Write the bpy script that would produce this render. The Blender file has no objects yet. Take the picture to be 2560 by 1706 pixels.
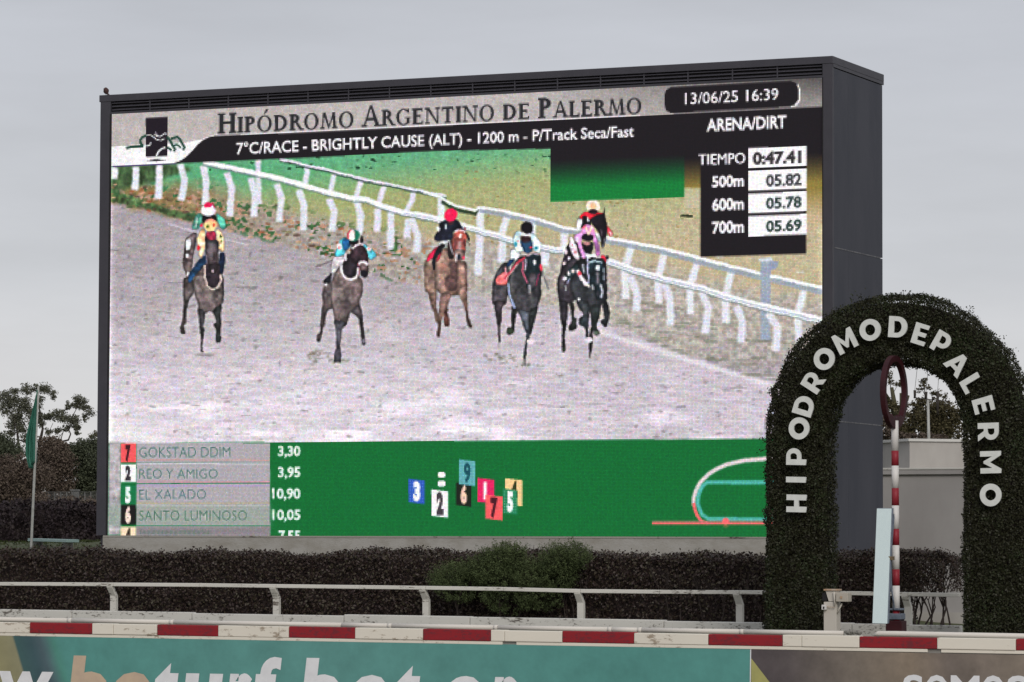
import bpy, bmesh, math, random
import numpy as np
from mathutils import Vector, Matrix

# ------------------------------------------------------------------ camera, sky, sun, exposure
scene = bpy.context.scene
scene.render.engine = 'CYCLES'
col = scene.collection
random.seed(7)

F, PITCH, ROLL, YAW = 9285.73, .05626, .00384, .42339      # focal length in photo pixels, angles in radians
EYE = 2.2
cy_, sy_ = math.cos(YAW), math.sin(YAW)
f0 = Vector((-sy_, cy_, 0)); r0 = Vector((cy_, sy_, 0)); zz = Vector((0, 0, 1))
fwd = f0*math.cos(PITCH) + zz*math.sin(PITCH)
upv = -f0*math.sin(PITCH) + zz*math.cos(PITCH)
right_ = r0*math.cos(ROLL) + upv*math.sin(ROLL)
up_ = -r0*math.sin(ROLL) + upv*math.cos(ROLL)
cam_data = bpy.data.cameras.new('camera'); cam = bpy.data.objects.new('camera', cam_data); col.objects.link(cam)
m = Matrix((right_, up_, -fwd)).transposed().to_4x4(); m.translation = (0, 0, EYE)
cam.matrix_world = m
cam_data.sensor_width = 36; cam_data.lens = F/2560*36
cam_data.clip_start = .5; cam_data.clip_end = 8000
scene.camera = cam

SUN_EL, SUN_AZ = math.radians(33), math.radians(38)         # high soft light from behind the camera's right shoulder
world = bpy.data.worlds.new('World'); scene.world = world; world.use_nodes = True
wn, wl = world.node_tree.nodes, world.node_tree.links
bg = wn['Background']
sky = wn.new('ShaderNodeTexSky'); sky.sky_type = 'NISHITA'; sky.sun_disc = False
sky.sun_elevation = SUN_EL; sky.sun_rotation = math.pi - SUN_AZ; sky.air_density = 2.0; sky.dust_density = 4.0
tc = wn.new('ShaderNodeTexCoord')
sep = wn.new('ShaderNodeSeparateXYZ'); wl.new(tc.outputs['Generated'], sep.inputs[0])
ramp = wn.new('ShaderNodeValToRGB'); wl.new(sep.outputs['Z'], ramp.inputs[0])   # overcast deck, paler towards the horizon
cr = ramp.color_ramp
cr.elements[0].position = 0.0; cr.elements[0].color = (.80, .775, .74, 1)
cr.elements[1].position = 1.0; cr.elements[1].color = (.50, .52, .565, 1)
for pos, c in ((.03, (.71, .705, .71, 1)), (.075, (.585, .605, .645, 1)), (.13, (.51, .53, .585, 1)), (.3, (.485, .505, .565, 1))):
    e = cr.elements.new(pos); e.color = c
mp = wn.new('ShaderNodeMapping'); mp.inputs['Scale'].default_value = (3.2, 3.2, 16); wl.new(tc.outputs['Generated'], mp.inputs[0])
nz = wn.new('ShaderNodeTexNoise'); nz.inputs['Scale'].default_value = 2.2; nz.inputs['Detail'].default_value = 5; nz.inputs['Roughness'].default_value = .55
wl.new(mp.outputs[0], nz.inputs['Vector'])
mr = wn.new('ShaderNodeMapRange'); mr.inputs['From Min'].default_value = .25; mr.inputs['From Max'].default_value = .75
mr.inputs['To Min'].default_value = .91; mr.inputs['To Max'].default_value = 1.09; wl.new(nz.outputs['Fac'], mr.inputs['Value'])
mul = wn.new('ShaderNodeVectorMath'); mul.operation = 'SCALE'; wl.new(ramp.outputs[0], mul.inputs[0]); wl.new(mr.outputs[0], mul.inputs['Scale'])
mul2 = wn.new('ShaderNodeVectorMath'); mul2.operation = 'SCALE'; wl.new(mul.outputs[0], mul2.inputs[0]); mul2.inputs['Scale'].default_value = 10.6
mix = wn.new('ShaderNodeMix'); mix.data_type = 'RGBA'; mix.inputs['Factor'].default_value = .94
wl.new(sky.outputs[0], mix.inputs['A']); wl.new(mul2.outputs[0], mix.inputs['B']); wl.new(mix.outputs['Result'], bg.inputs['Color'])
bg.inputs['Strength'].default_value = .1

sun_d = bpy.data.lights.new('sun', 'SUN'); sun_d.energy = 1.5; sun_d.angle = math.radians(25); sun_d.color = (1, .95, .88)
sun = bpy.data.objects.new('sun', sun_d); col.objects.link(sun)
to_sun = Vector((math.sin(SUN_AZ)*math.cos(SUN_EL), -math.cos(SUN_AZ)*math.cos(SUN_EL), math.sin(SUN_EL)))
sun.rotation_euler = to_sun.to_track_quat('Z', 'Y').to_euler()
scene.view_settings.view_transform = 'Standard'; scene.view_settings.look = 'None'
scene.view_settings.exposure = 0; scene.view_settings.gamma = 1

# ------------------------------------------------------------------ helpers
def ray(x, y):
    a, b = x - 1280, y - 853
    return fwd*F + right_*a - up_*b
def at(x, y, Y):
    """surveyed position: the point of the vertical plane at distance Y along the track normal seen at photo pixel x,y"""
    d = ray(x, y); t = Y/d.y
    return Vector((d.x*t, Y, EYE + d.z*t))
def s2l(c):
    return tuple(((v/255)/12.92 if v/255 <= .04045 else (((v/255)+.055)/1.055)**2.4) for v in c)

def tag(o, label=None, cat=None, group=None, kind=None):
    if label: o['label'] = label
    if cat: o['category'] = cat
    if group: o['group'] = group
    if kind: o['kind'] = kind
    return o
def empty(name, loc=(0, 0, 0)):
    o = bpy.data.objects.new(name, None); col.objects.link(o); o.location = loc; o.empty_display_size = .2
    return o
def link(name, me, mat=None, parent=None):
    o = bpy.data.objects.new(name, me); col.objects.link(o)
    if mat is not None and not me.materials: me.materials.append(mat)
    if parent is not None:
        o.parent = parent
        o.matrix_parent_inverse = Matrix.Translation(-parent.location) if parent.parent is None else Matrix.Identity(4)
    return o

class MB:
    """collects boxes, tubes, prisms in world coordinates and links them as one mesh object"""
    def __init__(self): self.v = []; self.f = []
    def add(self, verts, faces):
        n = len(self.v); self.v += [tuple(p) for p in verts]; self.f += [tuple(i+n for i in f) for f in faces]; return self
    def box(self, x0, x1, y0, y1, z0, z1, slope=0.0):
        """slope: rise of z per metre of x measured from x0"""
        dz = slope*(x1-x0)
        p = [(x0, y0, z0), (x1, y0, z0+dz), (x1, y1, z0+dz), (x0, y1, z0), (x0, y0, z1), (x1, y0, z1+dz), (x1, y1, z1+dz), (x0, y1, z1)]
        return self.add(p, [(0, 3, 2, 1), (4, 5, 6, 7), (0, 1, 5, 4), (1, 2, 6, 5), (2, 3, 7, 6), (3, 0, 4, 7)])
    def tube(self, pts, rad, n=8, caps=True):
        pts = [Vector(p) for p in pts]
        if not hasattr(rad, '__len__'): rad = [rad]*len(pts)
        vs, fs = [], []
        prev = None
        for i, p in enumerate(pts):
            d = (pts[min(i+1, len(pts)-1)] - pts[max(i-1, 0)]).normalized()
            if prev is None:
                a = d.cross(Vector((0, 0, 1)) if abs(d.z) < .9 else Vector((0, 1, 0))).normalized()
            else:
                a = (prev - d*prev.dot(d)).normalized()
            prev = a; b = d.cross(a)
            for k in range(n):
                t = 2*math.pi*k/n
                vs.append(p + (a*math.cos(t) + b*math.sin(t))*rad[i])
        for i in range(len(pts)-1):
            for k in range(n):
                fs.append((i*n+k, i*n+(k+1) % n, (i+1)*n+(k+1) % n, (i+1)*n+k))
        if caps:
            fs.append(tuple(range(n))[::-1]); fs.append(tuple((len(pts)-1)*n+k for k in range(n)))
        return self.add(vs, fs)
    def prism(self, poly, axis_vec):
        """poly: 3-D outline, extruded along axis_vec"""
        n = len(poly); a = Vector(axis_vec)
        vs = [Vector(p) for p in poly] + [Vector(p)+a for p in poly]
        fs = [tuple(range(n))[::-1], tuple(range(n, 2*n))] + [(i, (i+1) % n, (i+1) % n+n, i+n) for i in range(n)]
        return self.add(vs, fs)
    def build(self, name, mat, parent=None, smooth=False, bevel=0, fix=True):
        me = bpy.data.meshes.new(name); me.from_pydata(self.v, [], self.f)
        if fix or bevel:
            bm = bmesh.new(); bm.from_mesh(me)
            if bevel:
                bmesh.ops.bevel(bm, geom=bm.edges[:], offset=bevel, segments=2, affect='EDGES', profile=.6, clamp_overlap=True)
            bmesh.ops.recalc_face_normals(bm, faces=bm.faces[:]); bm.to_mesh(me); bm.free()
        if smooth:
            for p in me.polygons: p.use_smooth = True
        me.update()
        return link(name, me, mat, parent)

def leaf_mesh(name, c, size, mat, parent=None, nrm=None, spread=1.0, aspect=.55, seed=0, kind=None):
    """one small folded-diamond face per leaf, all in one mesh"""
    rng = np.random.default_rng(seed); c = np.asarray(c, float); n = len(c)
    s = size*rng.uniform(.6, 1.35, n)[:, None]
    v = rng.normal(size=(n, 3))
    if nrm is not None:
        v = np.asarray(nrm) + v*spread
    v /= np.linalg.norm(v, axis=1)[:, None]+1e-9
    w = rng.normal(size=(n, 3)); a = np.cross(v, w); a /= np.linalg.norm(a, axis=1)[:, None]+1e-9
    b = np.cross(v, a)
    P = np.stack([c-a*s*.5, c+b*s*aspect*.5+v*s*.06, c+a*s*.5, c-b*s*aspect*.5+v*s*.06], 1).reshape(-1, 3)
    me = bpy.data.meshes.new(name)
    me.vertices.add(4*n); me.vertices.foreach_set('co', P.ravel())
    me.loops.add(4*n); me.loops.foreach_set('vertex_index', np.arange(4*n))
    me.polygons.add(n); me.polygons.foreach_set('loop_start', np.arange(n)*4); me.polygons.foreach_set('loop_total', np.full(n, 4))
    me.update(); me.validate()
    at_ = me.attributes.new('rnd', 'FLOAT', 'FACE'); at_.data.foreach_set('value', rng.random(n))
    o = link(name, me, mat, parent)
    if kind: o['kind'] = kind
    return o

# ------------------------------------------------------------------ materials
MATS = {}
def nodes_of(name):
    mt = bpy.data.materials.new(name); mt.use_nodes = True
    return mt, mt.node_tree.nodes, mt.node_tree.links, mt.node_tree.nodes['Principled BSDF']
def pmat(name, c1, c2=None, scale=6.0, rough=.7, metal=0.0, bump=0.0, bscale=40.0, stretch=(1, 1, 1), spec=.4, detail=6, lo=.38, hi=.65):
    """painted / raw surface: two tones blended by noise in object space, optional fine relief"""
    mt, N, L, B = nodes_of(name)
    B.inputs['Roughness'].default_value = rough; B.inputs['Metallic'].default_value = metal
    B.inputs['Specular IOR Level'].default_value = spec
    if c2 is None: c2 = tuple(v*.8 for v in c1)
    tcx = N.new('ShaderNodeTexCoord'); mpx = N.new('ShaderNodeMapping'); mpx.inputs['Scale'].default_value = stretch
    L.new(tcx.outputs['Object'], mpx.inputs[0])
    n1 = N.new('ShaderNodeTexNoise'); n1.inputs['Scale'].default_value = scale; n1.inputs['Detail'].default_value = detail; n1.inputs['Roughness'].default_value = .6
    L.new(mpx.outputs[0], n1.inputs['Vector'])
    r = N.new('ShaderNodeMapRange'); r.inputs['From Min'].default_value = lo; r.inputs['From Max'].default_value = hi; L.new(n1.outputs['Fac'], r.inputs['Value'])
    mx = N.new('ShaderNodeMix'); mx.data_type = 'RGBA'; mx.inputs['A'].default_value = (*c1, 1); mx.inputs['B'].default_value = (*c2, 1)
    L.new(r.outputs[0], mx.inputs['Factor']); L.new(mx.outputs['Result'], B.inputs['Base Color'])
    if bump:
        n2 = N.new('ShaderNodeTexNoise'); n2.inputs['Scale'].default_value = bscale; n2.inputs['Detail'].default_value = 4
        L.new(mpx.outputs[0], n2.inputs['Vector'])
        bp = N.new('ShaderNodeBump'); bp.inputs['Strength'].default_value = bump; bp.inputs['Distance'].default_value = .01
        L.new(n2.outputs['Fac'], bp.inputs['Height']); L.new(bp.outputs[0], B.inputs['Normal'])
    return mt
def worn(name, paint, under, amount=.5, scale=14, rough=.6, stretch=(1, 1, 1), tone=None):
    """paint that has flaked or stained in patches"""
    mt, N, L, B = nodes_of(name); B.inputs['Roughness'].default_value = rough; B.inputs['Specular IOR Level'].default_value = .3
    tcx = N.new('ShaderNodeTexCoord'); mpx = N.new('ShaderNodeMapping'); mpx.inputs['Scale'].default_value = stretch
    L.new(tcx.outputs['Object'], mpx.inputs[0])
    n1 = N.new('ShaderNodeTexNoise'); n1.inputs['Scale'].default_value = scale; n1.inputs['Detail'].default_value = 8; n1.inputs['Roughness'].default_value = .7
    n2 = N.new('ShaderNodeTexNoise'); n2.inputs['Scale'].default_value = scale*.13; n2.inputs['Detail'].default_value = 3
    L.new(mpx.outputs[0], n1.inputs['Vector']); L.new(mpx.outputs[0], n2.inputs['Vector'])
    ad = N.new('ShaderNodeMath'); ad.operation = 'ADD'; L.new(n1.outputs['Fac'], ad.inputs[0])
    sc = N.new('ShaderNodeMath'); sc.operation = 'MULTIPLY'; sc.inputs[1].default_value = .5; L.new(n2.outputs['Fac'], sc.inputs[0]); L.new(sc.outputs[0], ad.inputs[1])
    r = N.new('ShaderNodeMapRange'); r.inputs['From Min'].default_value = 1.12-.5*amount; r.inputs['From Max'].default_value = 1.2-.5*amount; L.new(ad.outputs[0], r.inputs['Value'])
    tone = tone or tuple(v*.82 for v in paint)
    m0 = N.new('ShaderNodeMix'); m0.data_type = 'RGBA'; m0.inputs['A'].default_value = (*paint, 1); m0.inputs['B'].default_value = (*tone, 1); L.new(n2.outputs['Fac'], m0.inputs['Factor'])
    mx = N.new('ShaderNodeMix'); mx.data_type = 'RGBA'; mx.inputs['B'].default_value = (*under, 1); L.new(m0.outputs['Result'], mx.inputs['A'])
    L.new(r.outputs[0], mx.inputs['Factor']); L.new(mx.outputs['Result'], B.inputs['Base Color'])
    bp = N.new('ShaderNodeBump'); bp.inputs['Strength'].default_value = .25; bp.inputs['Distance'].default_value = .004
    L.new(ad.outputs[0], bp.inputs['Height']); L.new(bp.outputs[0], B.inputs['Normal'])
    return mt
def leafmat(name, stops, rough=.55, patch=1.2, trans=.0, lump=.5, spec=.15):
    """foliage: colour differs leaf by leaf and branch by branch"""
    mt, N, L, B = nodes_of(name); B.inputs['Roughness'].default_value = rough; B.inputs['Specular IOR Level'].default_value = spec
    a = N.new('ShaderNodeAttribute'); a.attribute_name = 'rnd'
    g = N.new('ShaderNodeTexCoord'); n1 = N.new('ShaderNodeTexNoise'); n1.inputs['Scale'].default_value = patch; n1.inputs['Detail'].default_value = 3
    L.new(g.outputs['Object'], n1.inputs['Vector'])
    mx = N.new('ShaderNodeMix'); mx.data_type = 'FLOAT'; mx.inputs['Factor'].default_value = lump
    L.new(a.outputs['Fac'], mx.inputs['A']); L.new(n1.outputs['Fac'], mx.inputs['B'])
    rp = N.new('ShaderNodeValToRGB'); L.new(mx.outputs['Result'], rp.inputs[0])
    el = rp.color_ramp.elements
    for i, (p, c) in enumerate(stops):
        e = el[i] if i < 2 else el.new(p)
        e.position = p; e.color = (*c, 1)
    L.new(rp.outputs[0], B.inputs['Base Color'])
    return mt

# ------------------------------------------------------------------ the picture shown by the LED board (one colour per LED)
SX1, SYP, SZ0, SW, SH = -24.739, 70.02, EYE+.2869, 16.4237, 9.191      # right edge, plane, sill, width, height of the lit area
SX0 = SX1 - SW; SZ1 = SZ0 + SH
NX, NY, SS = 576, 324, 3
CW, CH = NX*SS, NY*SS
def cv(x, y):
    p = at(x, y, SYP)
    return ((p.x-SX0)/SW*CW, (SZ1-p.z)/SH*CH)
rngp = np.random.default_rng(11)
def vnoise(h, w, gy, gx, seed):
    r = np.random.default_rng(seed).random((gy+2, gx+2))
    yy = np.linspace(0, gy, h, endpoint=False); xx = np.linspace(0, gx, w, endpoint=False)
    y0 = yy.astype(int); x0 = xx.astype(int); fy = (yy-y0)[:, None]; fx = (xx-x0)[None]
    fy = fy*fy*(3-2*fy); fx = fx*fx*(3-2*fx)
    return (r[y0][:, x0]*(1-fy)*(1-fx) + r[y0+1][:, x0]*fy*(1-fx) + r[y0][:, x0+1]*(1-fy)*fx + r[y0+1][:, x0+1]*fy*fx)
img = np.zeros((CH, CW, 3))
def blur(mk, b):
    for ax in (0, 1):
        k = 2*b+1; pad = [(0, 0), (0, 0)]; pad[ax] = (b+1, b)
        cs = np.cumsum(np.pad(mk, pad), axis=ax)
        mk = (cs[k:] - cs[:-k])/k if ax == 0 else (cs[:, k:] - cs[:, :-k])/k
    return mk
def mask_of(loops):
    """even-odd scanline fill; loops in canvas coordinates -> mask, y0, x0"""
    allp = np.concatenate([np.asarray(l, float) for l in loops])
    x0 = int(max(0, math.floor(allp[:, 0].min())-8)); x1 = int(min(CW, math.ceil(allp[:, 0].max())+9))
    y0 = int(max(0, math.floor(allp[:, 1].min())-8)); y1 = int(min(CH, math.ceil(allp[:, 1].max())+9))
    if x1 <= x0 or y1 <= y0: return None
    E_ = []
    for l in loops:
        l = np.asarray(l, float); E_.append(np.concatenate([l, np.roll(l, -1, 0)], 1))
    E_ = np.concatenate(E_)
    mk = np.zeros((y1-y0, x1-x0))
    for r in range(y0, y1):
        yc = r+.5
        sel = ((E_[:, 1] <= yc) != (E_[:, 3] <= yc))
        if not sel.any(): continue
        e = E_[sel]; xs = np.sort(e[:, 0] + (yc-e[:, 1])/(e[:, 3]-e[:, 1])*(e[:, 2]-e[:, 0]))
        for k in range(0, len(xs)-1, 2):
            a, b = int(round(xs[k]-x0)), int(round(xs[k+1]-x0))
            if b > a: mk[r-y0, max(a, 0):max(b, 0)] = 1
    return mk, y0, x0
def comp(got, color, alpha=1.0, soft=0, tex=0.0, seed=1, shade=0):
    if got is None: return
    mk, y0, x0 = got
    sh = blur(blur(np.pad(mk, shade), shade), shade)[shade:-shade, shade:-shade] if shade else None
    if soft: mk = blur(blur(mk, soft), soft)
    mk = (mk*alpha)[..., None]; h, w = mk.shape[:2]
    c = np.broadcast_to(np.asarray(color, float)/255, (h, w, 3))
    if tex:
        n = .8*vnoise(h, w, max(2, h//7), max(2, w//7), seed) + .9*vnoise(h, w, max(2, h//20), max(2, w//20), seed+1) - .85
        c = c*(1+tex*n[..., None])
    if shade: c = c*(.52+.62*np.clip((sh-.35)/.6, 0, 1))[..., None]
    img[y0:y0+h, x0:x0+w] = img[y0:y0+h, x0:x0+w]*(1-mk) + c*mk
def smoothp(pts, it=2):
    """closed Catmull-Rom curve through the given points"""
    p = np.asarray(pts, float); a, b, c, d = np.roll(p, 1, 0), p, np.roll(p, -1, 0), np.roll(p, -2, 0); out = []
    for t in (0, .25, .5, .75):
        out.append(.5*(2*b+(c-a)*t+(2*a-5*b+4*c-d)*t*t+(3*b-a-3*c+d)*t**3))
    return np.stack(out, 1).reshape(-1, 2)
def poly(pts, color, alpha=1.0, soft=0, tex=0.0, curve=False, seed=1, shade=0):
    if curve: pts = smoothp(pts)
    comp(mask_of([[cv(*p) for p in pts]]), color, alpha, soft, tex, seed, shade)
def ell(cx, cy, rx, ry, color, alpha=1.0, soft=0, tex=0.0):
    poly([(cx+rx*math.cos(t), cy+ry*math.sin(t)) for t in np.linspace(0, 2*math.pi, 28, endpoint=False)], color, alpha, soft, tex)
def line(pts, w, color, alpha=1.0, soft=0, w2=None, tex=0.0):
    """stroke with a width in photo pixels, tapering to w2"""
    pts = np.asarray(pts, float); n = len(pts); w2 = w if w2 is None else w2
    ws = np.linspace(w, w2, n)
    d = np.gradient(pts, axis=0) if n > 2 else np.repeat((pts[1]-pts[0])[None], 2, 0)
    d /= np.linalg.norm(d, axis=1)[:, None]+1e-9; nn = np.stack([-d[:, 1], d[:, 0]], 1)
    a = pts + nn*ws[:, None]/2; b = pts - nn*ws[:, None]/2
    comp(mask_of([[cv(*p) for p in np.concatenate([a, b[::-1]])]]), color, alpha, soft, tex)
def rect(x0, y0, x1, y1, color, alpha=1.0, soft=0, dy=0.0):
    """board-aligned rectangle: y0,y1 at the left edge, dy the shift of the right edge"""
    poly([(x0, y0), (x1, y0+dy), (x1, y1+dy), (x0, y1)], color, alpha, soft)

# lettering for the board
_tx = {}
def text_tris(body, bold):
    k = (body, bold)
    if k not in _tx:
        cu = bpy.data.curves.new('lettering', 'FONT'); cu.body = body; cu.size = 1; cu.offset = bold; cu.resolution_u = 3
        ob = bpy.data.objects.new('lettering', cu); col.objects.link(ob)
        dg = bpy.context.evaluated_depsgraph_get(); ev = ob.evaluated_get(dg); me = ev.to_mesh(); me.calc_loop_triangles()
        v = np.array([p.co[:2] for p in me.vertices]); t = np.array([tr.vertices[:] for tr in me.loop_triangles])
        ev.to_mesh_clear(); bpy.data.objects.remove(ob); bpy.data.curves.remove(cu)
        _tx[k] = (v, t)
    return _tx[k]
CAP = text_tris('H', 0)[0][:, 1].max()
def text(body, xl, yt, yb, xr, yt2, yb2, color, bold=.02, alpha=1.0, soft=0, glow=None):
    """cap-height text between (xl, yt..yb) and (xr, yt2..yb2) in photo pixels"""
    v, t = text_tris(body, bold)
    u = (v[:, 0]-v[:, 0].min())/(v[:, 0].max()-v[:, 0].min()); w = v[:, 1]/CAP
    X = xl+u*(xr-xl); top = yt+u*(yt2-yt); bot = yb+u*(yb2-yb); Y = bot+(top-bot)*w
    P = np.array([cv(a, b) for a, b in zip(X, Y)])
    x0 = max(0, int(P[:, 0].min())-6); x1 = min(CW, int(P[:, 0].max())+8); y0 = max(0, int(P[:, 1].min())-6); y1 = min(CH, int(P[:, 1].max())+8)
    if y1 <= y0: return
    mk = np.zeros((y1-y0, x1-x0))
    for tri in t:
        a, b, c = P[tri]
        ax0, ax1 = int(max(x0, math.floor(min(a[0], b[0], c[0])))), int(min(x1, math.ceil(max(a[0], b[0], c[0]))+1))
        ay0, ay1 = int(max(y0, math.floor(min(a[1], b[1], c[1])))), int(min(y1, math.ceil(max(a[1], b[1], c[1]))+1))
        if ax1 <= ax0 or ay1 <= ay0: continue
        gx, gy = np.meshgrid(np.arange(ax0, ax1)+.5, np.arange(ay0, ay1)+.5)
        e0 = (b[0]-a[0])*(gy-a[1])-(b[1]-a[1])*(gx-a[0]); e1 = (c[0]-b[0])*(gy-b[1])-(c[1]-b[1])*(gx-b[0]); e2 = (a[0]-c[0])*(gy-c[1])-(a[1]-c[1])*(gx-c[0])
        ins = ((e0 >= 0) & (e1 >= 0) & (e2 >= 0)) | ((e0 <= 0) & (e1 <= 0) & (e2 <= 0))
        mk[ay0-y0:ay1-y0, ax0-x0:ax1-x0][ins] = 1
    if glow: comp((mk, y0, x0), glow, .5, 2)
    comp((mk, y0, x0), color, alpha, soft)

# --- broadcast picture: grass, verge and dirt track
gx, gy = np.meshgrid(np.arange(CW), np.arange(CH))
U, V = gx/CW, gy/CH
def lerp(a, b, t): return np.asarray(a, float)*(1-t[..., None]) + np.asarray(b, float)*t[..., None]
def sst(x, a, b):
    t = np.clip((x-a)/(b-a), 0, 1); return t*t*(3-2*t)
def edge(pts):
    """height of a line across the picture, as a function of U"""
    q = np.array([cv(*p) for p in pts]); return np.interp(np.arange(CW), q[:, 0], q[:, 1])/CH
hill = lerp((96, 172, 126), (164, 170, 116), sst(V + .10*(U-.4), .125, .235))
hill = lerp(hill, (192, 178, 146), sst(V + .10*(U-.4), .20, .40))
hill = hill*(1 + .10*(vnoise(CH, CW, 160, 260, 3)-.5)[..., None])
verge = lerp((140, 118, 78), (168, 158, 152), sst(U, .05, .32))
verge = lerp(verge, (180, 172, 164), sst(U, .4, .62))
verge = lerp(verge, (160, 152, 156), sst(V, .55, .68))
nn_ = vnoise(CH, CW, 60, 50, 5)*.55+vnoise(CH, CW, 190, 230, 25)*.45; nn2 = vnoise(CH, CW, 70, 60, 6)*.5+vnoise(CH, CW, 200, 260, 26)*.5
verge = np.where((nn_ > .66)[..., None] & (U < .45)[..., None], np.array((78, 110, 72)), verge)
verge = np.where((nn2 > .69)[..., None] & (U < .5)[..., None], np.array((172, 138, 116)), verge)
verge = verge*(1 + .24*(vnoise(CH, CW, 150, 200, 7)-.5)[..., None])
track = lerp((170, 161, 166), (222, 213, 222), sst(V, .34, .76))
track = lerp(track, (194, 183, 194), sst(U, .3, .8)*.6)
streak = vnoise(CH, CW, 150, 60, 8)*.5 + vnoise(CH, CW, 240, 150, 9)*.35 + vnoise(CH, CW, 40, 20, 10)*.35 - .6
track = track*(1 + .17*streak[..., None])
spots = vnoise(CH, CW, 190, 110, 12)
track = track*(1 - .2*np.clip((spots-.8)*5, 0, 1)[..., None])
lights = vnoise(CH, CW, 46, 14, 13); track = track*(1+.18*np.clip((lights-.62)*4, 0, 1)[..., None]*sst(V, .6, .8)[..., None])
e_hill = edge([(200, 470), (360, 455), (520, 470), (760, 540), (1000, 590), (1200, 600), (1500, 640), (1750, 700), (2100, 760)])
e_track = edge([(200, 495), (290, 505), (470, 552), (640, 590), (800, 640), (1000, 700), (1250, 740), (1500, 790), (1700, 880), (1850, 925), (2100, 985)])
n3 = (vnoise(CH, CW, 60, 60, 14)-.5)*.02
th = sst(V + n3, e_hill[None]-.035, e_hill[None]+.03); img = lerp2 = hill*(1-th[..., None]) + verge*th[..., None]
tt = sst(V + n3*.5, e_track[None]-.008, e_track[None]+.014); img = (img*(1-tt[..., None]) + track*tt[..., None])/255
# shaded shrubs at the far left, dark clods along the verge
poly([(265, 412), (420, 410), (480, 425), (430, 440), (330, 470), (265, 480)], (62, 84, 52), .9, 4, .6, True)
poly([(265, 470), (330, 492), (420, 520), (500, 545), (470, 552), (380, 527), (265, 500)], (70, 104, 62), .8, 2, .8, True)
for k in range(130):
    x = random.uniform(268, 1000); t = (x-268)/732
    y = 468 + t*170 + random.gauss(0, 24)
    ell(x, y, random.uniform(3, 10), random.uniform(1.5, 3.5), random.choice([(58, 92, 56), (150, 92, 62), (92, 70, 60), (120, 110, 70), (206, 160, 130)]), .8, 1)
for k in range(60):
    ell(random.uniform(520, 1400), random.uniform(385, 430), random.uniform(2, 7), random.uniform(1, 3), random.choice([(30, 80, 50), (20, 60, 40), (70, 130, 90)]), .8)
for k in range(70):
    ell(random.uniform(1150, 1760), random.uniform(420, 620), random.uniform(2, 6), random.uniform(1, 2.5), random.choice([(150, 130, 80), (160, 120, 80), (120, 130, 90)]), .7)
ell(1717, 541, 17, 3.5, (52, 62, 36))
for k in range(120):                                   # hoof-marks and clods on the dirt
    x, y = random.uniform(280, 2040), random.uniform(640, 1095)
    ell(x, y, random.uniform(4, 12), random.uniform(1, 3), random.choice([(130, 118, 126), (120, 112, 108), (238, 232, 238)]), .5, 1)
for k in range(60):
    x = random.uniform(1540, 1960); y = 730 + (x-1540)*.32 + random.uniform(-10, 110)
    ell(x, y, random.uniform(10, 34), random.uniform(1.5, 4), random.choice([(134, 130, 120), (118, 124, 108), (150, 140, 160)]), .55, 1)
line([(1500, 830), (1640, 875), (1760, 912), (1930, 965), (2058, 1003)], 12, (226, 222, 226), .75, 3)
line([(420, 560), (520, 590), (620, 612)], 3, (216, 208, 214), .8, 1)
poly([(268, 1030), (330, 1060), (420, 1106), (268, 1106)], (232, 228, 230), .6, 4)

# --- white running rails
ZA = lambda p: [(260+x/2.801, 380+y/2.801) for x, y in p]
ZB = lambda p: [(1060+x/2.307, 440+y/2.307) for x, y in p]
wp, gp = (222, 222, 232), (176, 180, 190)
def post(pts, w, c=wp, a=.96): line(pts, w*1.02, c, a, 2)
for p in ([(1078, 55), (1086, 365)], [(1425, 95), (1410, 230)], [(1615, 145), (1585, 290)], [(1805, 190), (1760, 330)], [(1965, 235), (1915, 380)], [(2172, 268), (2160, 330), (2115, 420)]):
    post(ZA(p), 13)
for p in ([(100, 125), (95, 260)], [(325, 180), (322, 310)], [(490, 210), (445, 340)], [(632, 250), (618, 350)], [(815, 305), (806, 430)],
          [(1200, 388), (1158, 540), (1165, 710)], [(1392, 428), (1350, 590), (1355, 740)], [(1578, 485), (1536, 640), (1536, 800)], [(1778, 528), (1738, 690), (1742, 850)], [(2195, 650), (2155, 800), (2162, 960)]):
    post(ZB(p), 18, (228, 230, 238), .9)
line(ZA([(1230, 62), (1330, 82), (1440, 112), (1590, 142), (1780, 196), (1960, 232), (2170, 278), (2400, 325)]), 6, (52, 78, 70), .85, 1)
line(ZA([(1230, 52), (1330, 72), (1440, 100), (1590, 130), (1780, 184), (1960, 220), (2170, 266), (2400, 310)]), 6, wp, 1, 1)
line(ZB([(100, 148), (190, 195), (300, 222), (310, 190)]), 9, (40, 60, 44), .8, 1)
up_r = [(0, 95), (100, 125), (180, 172), (300, 200), (320, 180), (480, 208), (630, 243), (800, 298), (880, 308), (1060, 358), (1200, 384), (1400, 424), (1600, 478), (1780, 524), (1930, 560), (2060, 590), (2300, 648)]
line([(x, y+9) for x, y in ZB(up_r[4:])], 10, (156, 166, 178), .85, 1, 17)
line(ZB(up_r), 6, (244, 244, 250), 1, 1, 8)
rect(1902, 648, 1926, 850, (158, 168, 184), .95, 1); rect(1896, 646, 1932, 655, (206, 212, 220), .9, 1); poly(ZB([(1990, 490), (2050, 495), (2030, 535), (1990, 540)]), (150, 156, 178), .95, 1)
low = ZA([(690, 70), (870, 106), (1050, 146), (1240, 188), (1380, 228), (1560, 280), (1740, 325), (1830, 330), (1960, 385), (2100, 425)]) + ZB([(0, 232), (240, 292), (420, 345), (560, 388), (700, 415), (850, 440), (1060, 492), (1200, 540), (1400, 600), (1600, 645), (1750, 700), (1950, 752), (2120, 792), (2320, 842)])
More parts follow.
